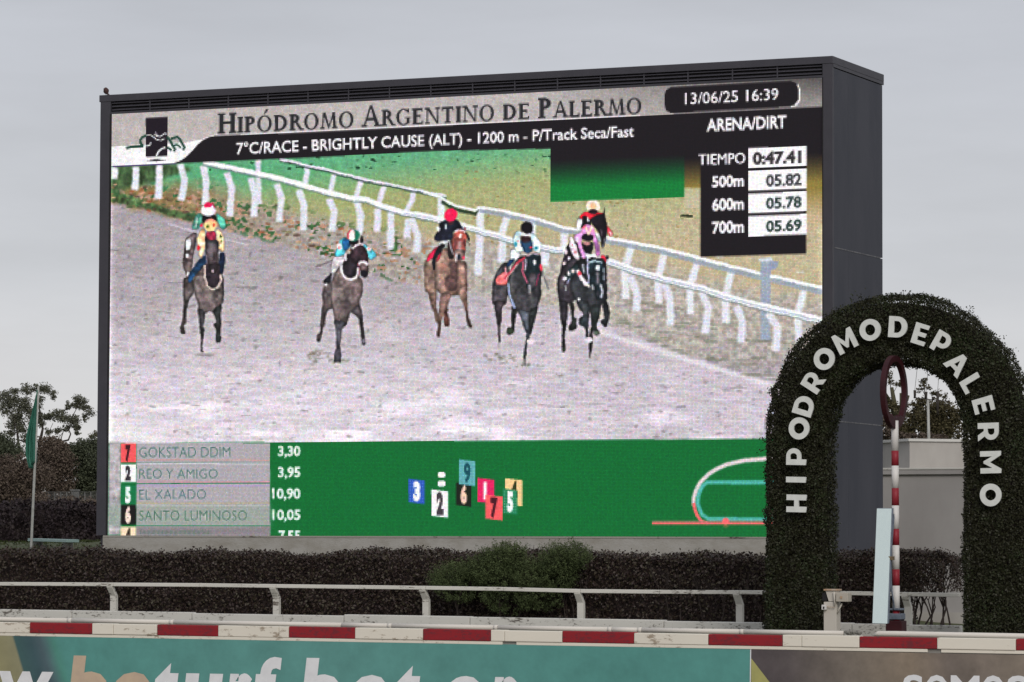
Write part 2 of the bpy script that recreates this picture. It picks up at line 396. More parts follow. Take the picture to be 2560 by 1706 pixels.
for p in ([(75, 110), (72, 190)], [(225, 105), (218, 268)], [(388, 95), (380, 330)], [(532, 85), (566, 200), (540, 338)], [(692, 95), (716, 190), (708, 372)], [(862, 145), (896, 250), (880, 452)],
          [(1030, 182), (1060, 300), (1050, 455)], [(1208, 220), (1242, 320), (1225, 490)], [(1365, 260), (1402, 380), (1395, 552)], [(1575, 325), (1612, 420), (1595, 556)], [(1765, 340), (1798, 440), (1790, 575)],
          [(1918, 395), (1912, 562)], [(2012, 380), (2004, 680)], [(2130, 470), (2124, 605)], [(2150, 465), (2196, 580), (2190, 712)]):
    post(ZA(p), 17)
for p in ([(325, 335), (310, 575)], [(455, 355), (445, 500)], [(700, 430), (698, 520)], [(1190, 575), (1228, 680), (1226, 782)], [(1385, 620), (1422, 710), (1420, 862)], [(1600, 665), (1642, 760), (1620, 912)], [(1800, 755), (1838, 840), (1826, 962)], [(1985, 790), (2038, 870), (2030, 1012)]):
    post(ZB(p), 19)
line([(x, y+7) for x, y in low], 6, (122, 138, 140), .8, 1, 9)
line(low, 11, (242, 242, 248), 1, 1, 16); line([(x, y+2) for x, y in low[9:]], 3, (190, 196, 210), .9, 0, 5)

# --- horses and riders
class Z:
    def __init__(s, ox, oy, k): s.o = (ox, oy, k)
    def m(s, p): return [(s.o[0]+x/s.o[2], s.o[1]+y/s.o[2]) for x, y in p]
    def p(s, pts, c, a=1.0, soft=1, tex=.6):
        dark = max(c)-min(c) < 46 and 40 < sum(c)/3 < 152          # coats are modelled darker towards their outline
        poly(s.m(pts), (c[0]*.98, c[1]*.93, c[2]*.90) if dark else c, a, soft, tex, True, int(pts[0][0])+3, 6 if dark else 2)
    def l(s, pts, w, c, a=1.0, soft=1, w2=None): line(s.m(pts), w/s.o[2], c, a, soft, None if w2 is None else w2/s.o[2])
    def e(s, x, y, rx, ry, c, a=1.0, soft=1, tex=.2): 
        q = s.m([(x, y)])[0]; ell(q[0], q[1], rx/s.o[2], ry/s.o[2], c, a, soft, tex)
def dust(x, y, rx, ry, c, n=26):
    for k in range(n): ell(random.gauss(x, rx), random.gauss(y, ry), random.uniform(2, 7), random.uniform(1.5, 4), c, .35, 1)
def sheen(z, pts, w=26):
    z.l(pts, w, (176, 164, 160), .3, 3)

z = Z(430, 480, 3.561)                                          # two riders, one behind the other, far left
z.e(290, 1455, 90, 14, (128, 122, 120), .6, 2)
z.p([(125, 420), (190, 370), (225, 380), (200, 540), (150, 760), (115, 720), (98, 620), (112, 500)], (96, 88, 92), 1, 1, .9)
z.p([(125, 440), (170, 420), (165, 500), (130, 520)], (206, 210, 214)); z.e(135, 570, 14, 20, (220, 220, 225)); z.e(140, 735, 14, 20, (216, 204, 206))
z.p([(104, 770), (190, 780), (195, 900), (152, 965), (128, 1060), (126, 1165), (110, 1195), (113, 1262), (74, 1262), (78, 1200), (94, 1130), (104, 1010), (98, 880)], (88, 84, 86))
z.p([(190, 860), (190, 790), (225, 710), (290, 650), (440, 730), (462, 830), (455, 960), (440, 1010), (432, 1070), (385, 1090), (340, 1062), (295, 1080), (250, 1095), (232, 1060), (228, 985), (204, 920)], (96, 90, 92))
z.p([(232, 1040), (290, 1060), (286, 1150), (278, 1200), (289, 1230), (275, 1310), (272, 1400), (284, 1425), (260, 1422), (257, 1300), (246, 1220), (238, 1130)], (74, 74, 80))
z.p([(366, 1050), (442, 1000), (438, 1100), (442, 1160), (432, 1240), (441, 1310), (432, 1340), (394, 1336), (388, 1290), (392, 1230), (368, 1180), (390, 1160), (382, 1110)], (68, 76, 78))
sheen(z, [(215, 800), (225, 900), (250, 980)]); sheen(z, [(330, 900), (345, 1000)]); sheen(z, [(420, 900), (425, 980)])
z.p([(235, 610), (300, 566), (304, 640), (222, 722), (168, 806), (143, 792), (150, 730)], (32, 62, 92)); z.p([(428, 548), (470, 560), (466, 680), (440, 740), (414, 700), (420, 600)], (26, 36, 58))
z.p([(296, 640), (424, 640), (418, 800), (390, 852), (350, 858), (308, 822), (294, 750)], (42, 34, 40))
z.l([(295, 655), (290, 760), (313, 838), (355, 868), (402, 855), (433, 800), (432, 735)], 15, (214, 196, 188))
z.l([(440, 790), (462, 880), (452, 990)], 10, (40, 40, 46), .8)
z.e(330, 240, 72, 50, (26, 24, 30)); z.p([(240, 190), (270, 200), (265, 280), (235, 330), (180, 335), (185, 280), (210, 215)], (84, 150, 132)); z.p([(395, 190), (430, 210), (470, 250), (480, 320), (440, 335), (410, 280)], (78, 146, 128))
z.l([(225, 230), (210, 320)], 14, (210, 226, 222), .7); z.e(325, 165, 66, 52, (238, 230, 240)); z.e(322, 118, 34, 26, (226, 44, 96)); z.l([(355, 100), (382, 140)], 14, (190, 36, 66))
z.p([(285, 330), (250, 360), (222, 430), (238, 500), (262, 480), (240, 560), (262, 585), (290, 520), (300, 420)], (240, 186, 142)); z.p([(390, 340), (440, 360), (466, 440), (462, 520), (430, 530), (400, 470), (395, 400)], (242, 192, 150))
z.e(235, 500, 14, 26, (214, 60, 66)); z.e(262, 300, 14, 14, (220, 40, 80)); z.e(432, 395, 12, 18, (74, 92, 50)); z.e(440, 440, 9, 12, (110, 130, 70))
z.e(340, 298, 56, 60, (246, 196, 138)); z.l([(296, 275), (318, 250), (350, 245), (380, 270)], 12, (228, 120, 120)); z.e(318, 308, 12, 15, (90, 106, 42)); z.e(371, 300, 12, 16, (214, 76, 58))
z.p([(310, 360), (380, 360), (384, 440), (305, 440)], (150, 46, 66), 1, 1, .8)
z.p([(298, 440), (305, 390), (330, 430), (395, 430), (416, 470), (412, 560), (414, 640), (396, 700), (380, 724), (345, 722), (330, 660), (304, 610), (297, 520)], (72, 64, 70)); z.l([(350, 450), (346, 540), (350, 610)], 30, (126, 114, 120), .6, 2)
z.p([(335, 640), (412, 640), (395, 712), (348, 716)], (46, 40, 46)); z.l([(365, 690), (362, 716)], 16, (206, 190, 200), .8); z.l([(306, 560), (312, 640)], 8, (186, 170, 190), .7)

z = Z(760, 540, 4.02)                                           # teal rider on a grey-brown horse
dust(760+160/4.02, 540+1400/4.02, 16, 9, (112, 108, 92)); dust(760+330/4.02, 540+1455/4.02, 14, 3, (104, 106, 84), 16)
z.p([(205, 690), (270, 650), (290, 900), (262, 935), (236, 965), (216, 1060), (216, 1090), (190, 1130), (166, 1255), (128, 1262), (135, 1200), (160, 1160), (174, 1000), (190, 880), (184, 800)], (92, 86, 90))
z.p([(268, 720), (300, 600), (375, 512), (560, 606), (592, 720), (582, 790), (562, 850), (556, 910), (478, 962), (460, 1004), (420, 1100), (380, 1134), (330, 1124), (308, 1060), (292, 950), (272, 880)], (98, 90, 92))
z.p([(308, 1050), (425, 1080), (386, 1130), (376, 1200), (366, 1300), (372, 1458), (342, 1464), (300, 1456), (318, 1350), (322, 1260), (316, 1140)], (86, 88, 100))
z.p([(474, 960), (556, 890), (582, 980), (592, 1080), (607, 1170), (612, 1230), (618, 1292), (580, 1292), (574, 1220), (564, 1130), (548, 1040), (508, 992)], (88, 84, 92)); z.e(598, 1262, 20, 26, (170, 160, 176), .6)
sheen(z, [(300, 680), (290, 800), (310, 930)], 30); sheen(z, [(480, 800), (470, 880)], 34); z.l([(440, 740), (430, 900), (420, 1000)], 24, (64, 56, 62), .5, 3)
z.l([(115, 515), (200, 485), (300, 445)], 9, (96, 80, 86))
z.p([(300, 420), (404, 404), (398, 480), (332, 540), (290, 604), (262, 664), (244, 640), (264, 560)], (228, 218, 228)); z.p([(246, 600), (272, 580), (262, 655), (236, 696), (198, 674), (200, 642)], (36, 40, 48)); z.e(220, 692, 16, 12, (230, 226, 230))
z.p([(360, 240), (440, 216), (474, 300), (424, 352), (402, 392), (320, 412), (308, 372), (340, 320), (354, 270)], (78, 156, 170)); z.p([(394, 240), (458, 236), (470, 300), (420, 348), (396, 320)], (40, 98, 146)); z.e(354, 308, 28, 34, (232, 216, 222)); z.e(352, 322, 10, 10, (200, 90, 100))
z.p([(585, 270), (650, 308), (712, 365), (718, 420), (672, 442), (640, 402), (606, 330)], (82, 162, 176)); z.e(650, 332, 26, 22, (234, 220, 226)); z.e(652, 330, 9, 9, (196, 70, 84))
z.p([(398, 470), (420, 400), (480, 380), (565, 470), (548, 572), (500, 622), (450, 628), (405, 592), (384, 530)], (40, 34, 40)); z.e(415, 415, 14, 42, (226, 216, 224)); 
z.l([(374, 500), (384, 572), (420, 626), (470, 642), (522, 622), (544, 580), (545, 520)], 24, (238, 224, 234))
z.p([(568, 212), (590, 205), (598, 270), (570, 275)], (26, 26, 32)); z.e(500, 262, 50, 34, (30, 26, 34))
z.p([(484, 305), (530, 280), (592, 286), (632, 350), (648, 420), (648, 540), (636, 604), (600, 624), (574, 572), (560, 500), (482, 472), (468, 390)], (52, 40, 48)); z.p([(562, 480), (644, 480), (644, 540), (600, 556), (570, 540)], (124, 108, 110)); z.e(606, 580, 34, 34, (34, 32, 40))
z.l([(545, 495), (570, 468), (605, 458), (646, 488)], 26, (236, 214, 224)); z.l([(486, 336), (520, 298), (560, 282), (602, 282)], 20, (226, 206, 216)); z.l([(536, 480), (560, 520), (552, 600)], 9, (120, 40, 56), .9)
z.e(498, 196, 60, 62, (44, 124, 104)); z.p([(440, 180), (470, 138), (505, 136), (508, 240), (460, 248), (442, 220)], (240, 226, 222)); z.l([(446, 232), (444, 180), (470, 142)], 13, (216, 74, 88))

z = Z(1030, 490, 4.128)                                         # red cap on a chestnut
dust(1030+250/4.128, 490+1460/4.128, 10, 4, (176, 160, 166), 14); dust(1030+600/4.128, 490+1340/4.128, 7, 4, (150, 136, 136), 10)
z.p([(120, 730), (158, 650), (240, 600), (256, 820), (254, 1050), (254, 1160), (286, 1240), (292, 1330), (287, 1444), (264, 1434), (270, 1330), (240, 1280), (224, 1190), (188, 1110), (164, 1000), (138, 980), (128, 880)], (136, 116, 108))
z.p([(240, 660), (330, 520), (450, 660), (560, 686), (564, 850), (566, 930), (470, 1012), (400, 1034), (320, 1024), (268, 990), (238, 880)], (146, 120, 112))
z.p([(305, 1010), (405, 1020), (368, 1120), (372, 1180), (330, 1230), (300, 1300), (290, 1444), (262, 1440), (272, 1330), (280, 1230), (284, 1140)], (150, 124, 118)); z.p([(336, 1200), (370, 1200), (386, 1290), (382, 1342), (346, 1350), (329, 1312)], (112, 78, 74))
z.p([(446, 1010), (565, 900), (568, 1000), (572, 1130), (582, 1230), (602, 1300), (622, 1352), (590, 1362), (564, 1290), (550, 1190), (520, 1100), (488, 1032)], (146, 122, 116))
sheen(z, [(270, 720), (262, 860), (290, 960)], 36); z.e(310, 730, 50, 40, (168, 104, 92), .5, 3)
z.p([(386, 690), (460, 690), (476, 760), (466, 950), (400, 985), (338, 920), (350, 840), (398, 800)], (88, 68, 70), .85, 2); z.l([(555, 700), (552, 850)], 16, (92, 72, 74), .7, 2)
z.p([(285, 280), (345, 246), (455, 246), (525, 325), (594, 440), (580, 468), (540, 400), (430, 370), (412, 452), (250, 468), (238, 410), (274, 350)], (26, 28, 40)); z.l([(345, 290), (345, 340)], 22, (226, 220, 228), .9); z.e(272, 340, 18, 26, (226, 214, 222)); z.e(400, 275, 40, 26, (70, 36, 44))
z.p([(284, 468), (404, 462), (350, 534), (276, 566)], (222, 228, 228)); z.p([(272, 518), (190, 588), (148, 674), (200, 652), (262, 582)], (228, 44, 86)); z.p([(305, 572), (262, 640), (255, 680), (290, 640)], (176, 44, 66))
z.p([(280, 510), (345, 505), (300, 580), (250, 645), (236, 756), (214, 742), (214, 640)], (32, 28, 34)); z.p([(365, 490), (420, 460), (430, 620), (400, 660), (372, 600)], (66, 52, 54)); z.l([(385, 470), (410, 560), (430, 610)], 12, (222, 216, 226), .8)
z.p([(428, 400), (470, 346), (532, 350), (564, 420), (554, 520), (538, 620), (500, 664), (450, 654), (424, 572), (410, 480)], (160, 82, 74)); z.p([(436, 560), (540, 560), (530, 650), (460, 656)], (168, 142, 140)); z.l([(490, 470), (486, 560)], 40, (186, 164, 160), .7, 2); z.e(498, 412, 13, 26, (248, 240, 240)); z.e(440, 490, 22, 50, (70, 46, 50), .6); z.e(540, 490, 12, 46, (66, 42, 46), .7)
z.l([(440, 372), (480, 350), (520, 352), (552, 376)], 16, (232, 216, 224)); z.l([(460, 600), (456, 680)], 20, (228, 226, 232), .9); z.e(486, 630, 22, 30, (50, 52, 60)); z.e(534, 634, 12, 20, (216, 70, 96)); z.l([(545, 320), (552, 350)], 16, (150, 70, 70)); z.l([(560, 470), (600, 505)], 8, (60, 50, 54))
z.e(398, 198, 68, 70, (238, 28, 82)); z.e(380, 170, 26, 20, (250, 80, 120), .5, 2)

z = Z(1200, 490, 3.564)                                         # black cap, then two dark horses side by side
dust(1200+190/3.564, 490+1440/3.564, 16, 6, (112, 110, 84), 24); dust(1200+420/3.564, 490+1510/3.564, 12, 4, (100, 110, 84), 14)
z.p([(118, 750), (168, 640), (250, 600), (262, 800), (244, 900), (224, 965), (130, 968), (104, 930), (108, 830)], (72, 70, 78))
z.p([(130, 940), (226, 940), (196, 1010), (190, 1110), (176, 1180), (181, 1290), (164, 1300), (160, 1190), (140, 1080)], (62, 58, 66)); z.p([(284, 990), (332, 1010), (316, 1100), (311, 1170), (300, 1210), (266, 1238), (238, 1214), (250, 1170), (286, 1160)], (62, 66, 66)); z.e(270, 1205, 30, 24, (66, 76, 62))
z.p([(240, 820), (290, 620), (400, 530), (540, 610), (546, 800), (541, 900), (510, 1000), (490, 1064), (460, 1044), (430, 1044), (390, 1084), (338, 1034), (288, 966), (256, 900)], (56, 58, 64))
z.p([(336, 1015), (435, 1040), (442, 1140), (442, 1260), (422, 1310), (412, 1444), (390, 1444), (404, 1310), (410, 1250), (394, 1180), (368, 1100)], (82, 90, 104)); z.p([(438, 1030), (514, 990), (492, 1100), (466, 1190), (446, 1246), (436, 1180)], (52, 58, 60)); z.e(452, 1296, 38, 24, (222, 212, 222)); z.l([(402, 1440), (398, 1520)], 12, (90, 90, 96), .8)
z.l([(170, 1280), (166, 1340)], 14, (110, 110, 112), .5, 2)
sheen(z, [(290, 650), (275, 800), (300, 930)]); sheen(z, [(450, 880), (470, 960)]); z.l([(248, 770), (262, 880), (312, 1000)], 17, (164, 178, 214))
z.p([(143, 730), (210, 678), (248, 700), (240, 784), (200, 798), (144, 784)], (238, 116, 116)); z.l([(215, 740), (260, 690), (340, 592), (400, 548)], 20, (192, 64, 84)); z.l([(225, 745), (270, 690), (340, 605)], 7, (226, 206, 190)); z.l([(226, 640), (232, 700)], 16, (216, 150, 160))
z.p([(278, 470), (352, 505), (330, 566), (270, 580)], (216, 222, 228)); z.p([(268, 570), (310, 560), (290, 600), (250, 640), (236, 620)], (30, 52, 80))
z.p([(330, 318), (372, 330), (362, 400), (400, 480), (330, 504), (300, 446), (296, 370)], (196, 220, 224)); z.p([(466, 325), (512, 380), (548, 432), (530, 506), (480, 486), (448, 420)], (190, 216, 222)); z.p([(358, 400), (452, 390), (470, 470), (440, 510), (400, 500)], (38, 64, 88)); z.e(316, 430, 14, 22, (80, 160, 176)); z.e(500, 470, 20, 20, (70, 150, 168)); z.e(340, 400, 8, 10, (200, 90, 100)); z.e(455, 462, 12, 9, (210, 60, 80))
z.e(408, 384, 44, 34, (58, 40, 48)); z.l([(545, 620), (560, 690), (612, 836)], 9, (104, 96, 104)); z.l([(540, 500), (548, 620)], 10, (206, 210, 222), .9)
z.p([(412, 540), (440, 514), (524, 514), (544, 570), (538, 680), (512, 780), (480, 834), (440, 860), (404, 760), (408, 640)], (28, 40, 46)); z.p([(436, 700), (510, 700), (498, 800), (450, 830)], (112, 102, 112), .8, 2); z.e(485, 592, 13, 25, (246, 240, 250)); z.l([(440, 790), (444, 870)], 24, (176, 172, 172), .7)
z.l([(384, 580), (380, 680), (424, 784)], 12, (204, 92, 122)); z.l([(410, 560), (406, 660)], 12, (196, 184, 206)); z.e(545, 640, 13, 34, (222, 70, 90)); z.l([(412, 535), (465, 514), (528, 522)], 15, (196, 176, 186)); z.l([(530, 690), (500, 800)], 8, (196, 60, 100), .9)
z.e(418, 290, 56, 58, (26, 20, 30)); z.l([(364, 336), (410, 352), (462, 344)], 22, (236, 236, 240))

z.p([(720, 720), (740, 560), (790, 430), (870, 420), (900, 560), (820, 760)], (40, 34, 42), 1, 1, .8)      # far horse, red rider
for q in ((765, 500, 13, 26), (790, 560, 12, 20), (752, 600, 12, 20), (820, 450, 20, 36), (845, 510, 16, 26)): z.e(*q, (228, 208, 214), .95)
z.p([(1098, 920), (1132, 940), (1156, 1050), (1134, 1150), (1108, 1168), (1078, 1124), (1110, 1080), (1094, 1000)], (48, 54, 60)); z.p([(798, 950), (834, 960), (838, 1080), (858, 1100), (858, 1182), (800, 1198), (788, 1160), (816, 1100)], (62, 68, 66))
z.p([(886, 188), (950, 142), (1060, 150), (1112, 170), (1060, 200), (1000, 215), (930, 232)], (208, 34, 50)); z.p([(924, 180), (985, 214), (980, 270), (904, 284), (905, 230)], (32, 22, 28)); z.p([(868, 200), (912, 220), (894, 312), (866, 300)], (232, 220, 226)); z.l([(962, 190), (968, 230)], 14, (226, 220, 228))
z.p([(1126, 255), (1166, 305), (1188, 350), (1152, 356), (1130, 310)], (214, 60, 72)); z.l([(1155, 320), (1176, 356)], 14, (236, 220, 224)); z.p([(1078, 530), (1128, 555), (1112, 640), (1078, 644)], (228, 66, 86)); z.e(1135, 552, 16, 20, (40, 44, 50))
z.p([(985, 205), (1050, 172), (1098, 160), (1104, 98), (1116, 170), (1134, 260), (1128, 360), (1092, 470), (1058, 330), (1008, 262)], (34, 24, 32)); z.l([(1080, 300), (1085, 360)], 14, (110, 100, 108), .7); z.l([(1110, 380), (1095, 460)], 8, (206, 212, 216), .7)
z.e(1008, 92, 62, 60, (244, 222, 206)); z.e(1005, 92, 34, 28, (242, 180, 130), .8, 2); z.e(1010, 140, 44, 22, (60, 30, 36))

z.p([(688, 770), (720, 680), (800, 570), (880, 560), (884, 700), (864, 900), (780, 968), (718, 966), (688, 860)], (52, 50, 58))
z.p([(800, 780), (830, 640), (900, 560), (1100, 560), (1126, 700), (1134, 900), (1094, 956), (1070, 1010), (1050, 1084), (1000, 1070), (960, 1010), (888, 966), (828, 900)], (44, 48, 54))
z.p([(714, 945), (784, 950), (776, 1080), (766, 1180), (756, 1270), (761, 1374), (729, 1374), (735, 1280), (735, 1180), (720, 1080)], (50, 48, 56)); z.p([(856, 940), (966, 950), (968, 1100), (967, 1180), (972, 1284), (950, 1276), (940, 1180), (890, 1144), (882, 1090), (918, 1060)], (58, 68, 76))
z.p([(984, 990), (1074, 970), (1062, 1090), (1042, 1160), (1068, 1222), (1030, 1244), (1010, 1200), (1002, 1290), (988, 1400), (976, 1450), (972, 1300), (988, 1160)], (44, 52, 54)); z.e(970, 1285, 34, 24, (224, 214, 224)); z.e(745, 1370, 16, 24, (70, 80, 66)); z.e(878, 922, 14, 12, (220, 214, 222)); z.e(1038, 1222, 26, 18, (96, 106, 96))
sheen(z, [(740, 700), (720, 830)]); z.l([(760, 800), (765, 850)], 14, (200, 206, 214), .7); sheen(z, [(920, 980), (945, 1060)], 18)
z.p([(745, 730), (800, 650), (862, 600), (880, 640), (800, 760), (760, 760)], (40, 56, 62)); z.e(756, 736, 20, 18, (226, 222, 228)); z.e(790, 690, 12, 22, (212, 214, 222)); z.e(830, 670, 14, 20, (206, 180, 184)); z.l([(775, 780), (800, 740)], 12, (170, 176, 216))
z.p([(800, 366), (842, 400), (890, 556), (850, 566), (806, 486)], (230, 208, 218)); z.e(820, 440, 8, 10, (210, 110, 120)); z.e(850, 500, 8, 10, (210, 110, 120))
z.l([(864, 660), (882, 700), (906, 744), (940, 780), (988, 802)], 32, (232, 214, 222)); z.e(884, 694, 20, 22, (226, 76, 88)); z.l([(920, 610), (930, 690)], 16, (206, 212, 222), .8)
z.p([(884, 330), (920, 300), (930, 340), (905, 420), (930, 500), (945, 550), (915, 560), (885, 490), (850, 400), (836, 360)], (194, 138, 190)); z.p([(1005, 300), (1030, 350), (1064, 440), (1072, 520), (1040, 530), (1020, 450), (1000, 380)], (184, 120, 178)); z.e(868, 390, 18, 26, (226, 206, 224)); 
z.p([(912, 420), (1004, 420), (985, 520), (930, 500)], (30, 26, 36)); z.e(945, 425, 26, 14, (190, 140, 140))
z.p([(958, 590), (1010, 566), (1084, 576), (1104, 680), (1104, 800), (1088, 904), (1040, 914), (1010, 834), (970, 780), (952, 680)], (28, 40, 46)); z.e(1050, 642, 19, 26, (244, 240, 250)); z.l([(1044, 680), (1050, 790)], 20, (166, 152, 162), .8, 2); z.l([(1075, 790), (1090, 850), (1078, 905)], 22, (196, 196, 206), .85); z.l([(1000, 790), (1012, 840)], 16, (196, 190, 200), .8); z.e(1052, 870, 16, 26, (46, 50, 58)); z.l([(1098, 640), (1104, 750)], 10, (190, 200, 210), .8)
z.l([(955, 520), (960, 640), (968, 780)], 13, (196, 192, 226)); z.l([(966, 600), (1026, 576), (1090, 592)], 16, (172, 194, 200)); z.e(970, 535, 22, 22, (230, 224, 232)); z.e(1018, 530, 20, 20, (226, 228, 234))
z.e(964, 322, 60, 66, (214, 146, 196)); z.e(958, 370, 54, 34, (38, 26, 42)); z.e(955, 425, 24, 16, (170, 120, 124)); z.l([(944, 280), (966, 344), (1000, 276)], 17, (250, 226, 186)); z.l([(916, 290), (944, 270)], 14, (238, 90, 110))

# the broadcast is compressed and oversharpened: ragged edges, halos, mottled colour
dxn = (vnoise(CH, CW, CH//6, CW//6, 31)-.5)*1.8+(vnoise(CH, CW, CH//17, CW//17, 32)-.5)*2.2
dyn = (vnoise(CH, CW, CH//6, CW//6, 33)-.5)*1.8+(vnoise(CH, CW, CH//17, CW//17, 34)-.5)*2.2
img = img[np.clip((gy+dyn).round().astype(int), 0, CH-1), np.clip((gx+dxn).round().astype(int), 0, CW-1)]
soft_ = np.stack([blur(blur(img[..., k], 4), 4) for k in range(3)], -1)
wide_ = np.stack([blur(blur(img[..., k], 12), 12) for k in range(3)], -1)
img = np.clip(img + .36*(img-soft_) + .20*(img-wide_), 0, 1)
mott = np.stack([vnoise(CH, CW, CH//8, CW//11, 35+k) for k in range(3)], -1)-.5
img = np.clip(img*(1+.055*mott) , 0, 1)

# --- header, caption bar and clock
HB = lambda x: 286.8 - .0512*(x-280.5)
poly([(270, 270), (2075, 180), (2075, 268), (1600, 290), (760, 332), (540, 341), (517, 347), (496, 361), (478, 381), (460, 400), (437, 409), (270, 416)], (186, 178, 176))
poly([(270, 367), (470, 356), (540, 341), (560, 345), (437, 409), (270, 416)], (246, 243, 246))
g = np.clip((U-.62)/.38, 0, 1)[..., None]*np.clip((.09-V)/.09, 0, 1)[..., None]
img[:int(.1*CH)] = (img*(1-.55*g))[:int(.1*CH)]
n4 = vnoise(CH, CW, 90, 160, 21)[..., None]
img[:int(.16*CH)] *= (1+.10*(n4-.5))[:int(.16*CH)]
blk = (20, 14, 20)
poly([(430, 410), (452, 402), (466, 392), (480, 378), (496, 360), (510, 349), (524, 343), (540, 340), (760, 332), (1600, 290), (2075, 266), (2075, 370), (1376, 372), (1080, 378), (760, 395)], blk)
line([(500, 352), (520, 343), (540, 337.5), (760, 329.5), (1600, 288)], 2.5, (240, 236, 240), .9)
rect(281, 415.5, 440, 418.5, (70, 50, 110), .9, 0, -8)
# the graphic behind the timing table fades from black to green / olive
def vgrad(pts, c0, c1, y0, y1):
    got = mask_of([[cv(*p) for p in pts]]); mk, a, b = got; h, w = mk.shape
    t0 = cv(pts[0][0], y0)[1]; t1 = cv(pts[0][0], y1)[1]
    t = np.clip((np.arange(a, a+h)-t0)/(t1-t0), 0, 1)[:, None, None]
    c = (np.asarray(c0, float)*(1-t)+np.asarray(c1, float)*t)/255; mk = mk[..., None]
    img[a:a+h, b:b+w] = img[a:a+h, b:b+w]*(1-mk)+c*mk
vgrad([(1376, 365), (1711, 350), (1711, 493), (1376, 505)], blk, (6, 122, 52), 400, 470)
vgrad([(1711, 350), (2060, 330), (2060, 500), (1711, 472)], blk, (142, 124, 58), 395, 470)
vgrad([(2016, 470), (2060, 468), (2060, 560), (2016, 560)], (142, 124, 58), (198, 176, 140), 470, 540)
vgrad([(1711, 470), (1752, 470), (1752, 520), (1711, 520)], (186, 182, 140), (196, 186, 156), 470, 500)
rect(1751, 372, 2015.5, 642.5, blk, 1, 0, -8)
for k, (a, b) in enumerate(((371, 420.5), (428, 478), (484.5, 534), (541, 592))): rect(1871, a, 2017, b, (252, 248, 252), 1, 0, -6)
wt = (248, 244, 248); dk = (48, 44, 46)
text('0:47.41', 1882, 383, 411, 2003, 378, 406, dk, .045); text('05.82', 1915, 439, 466, 2004, 435, 462, (58, 58, 62), .035); text('05.78', 1915, 496, 522, 2004, 492, 518, (44, 62, 58), .035); text('05.69', 1915, 553.5, 579.5, 2004, 549.5, 576, (40, 62, 56), .035)
[text('TIEMPO', 1745.5+d_, 387, 413.5, 1862+d_, 382, 409, wt, .0) for d_ in (0, 1.6)]; text('500m', 1780, 442, 468, 1860, 438, 465, wt, .04); text('600m', 1780, 499, 527, 1860, 495, 523, wt, .04); text('700m', 1780, 556, 583.5, 1860, 552, 580, wt, .04)
text('ARENA/DIRT', 1766, 299, 328.5, 1966, 290, 319, wt, .035)
pill = [(1676, 219), (1976, 203), (1990, 208), (1996, 222), (1996, 250), (1986, 263), (1974, 267), (1676, 283), (1665, 276), (1661, 262), (1661, 238), (1665, 226)]
poly([(x+5, y+2) for x, y in pill[2:7]] + [(1974, 240)], (246, 243, 240)); poly(pill, blk)
text('13/06/25 16:39', 1712, 234, 261.5, 1946, 221.5, 249.5, wt, .012)
text('7°C/RACE - BRIGHTLY CAUSE (ALT) - 1200 m - P/Track Seca/Fast', 591, 358.5, 386, 1585, 315, 341.5, (250, 246, 250), .022)

# serif small capitals for the board's title
def ring(cx, cy_, rx, ry, ix, iy, n=36):
    t = np.linspace(0, 2*math.pi, n, endpoint=False)
    return [np.stack([cx+rx*np.cos(t), cy_+ry*np.sin(t)], 1), np.stack([cx+ix*np.cos(t), cy_+iy*np.sin(t)], 1)]
def R_(x0, y0, x1, y1): return [np.array([(x0, y0), (x1, y0), (x1, y1), (x0, y1)], float)]
ST, TH, SF = .215, .125, .10
def stem_(x): return [R_(x, 0, x+ST, 1), R_(x-.07, 0, x+ST+.07, SF), R_(x-.07, 1-SF, x+ST+.07, 1)]
def bowl(x, yc, rx, ry, n=18):
    t = np.linspace(-math.pi/2, math.pi/2, n); o = np.stack([x+rx*np.cos(t), yc+ry*np.sin(t)], 1); i = np.stack([x+(rx-ST)*np.cos(t), yc+(ry-TH)*np.sin(t)], 1)[::-1]
    return [np.concatenate([o, i])]
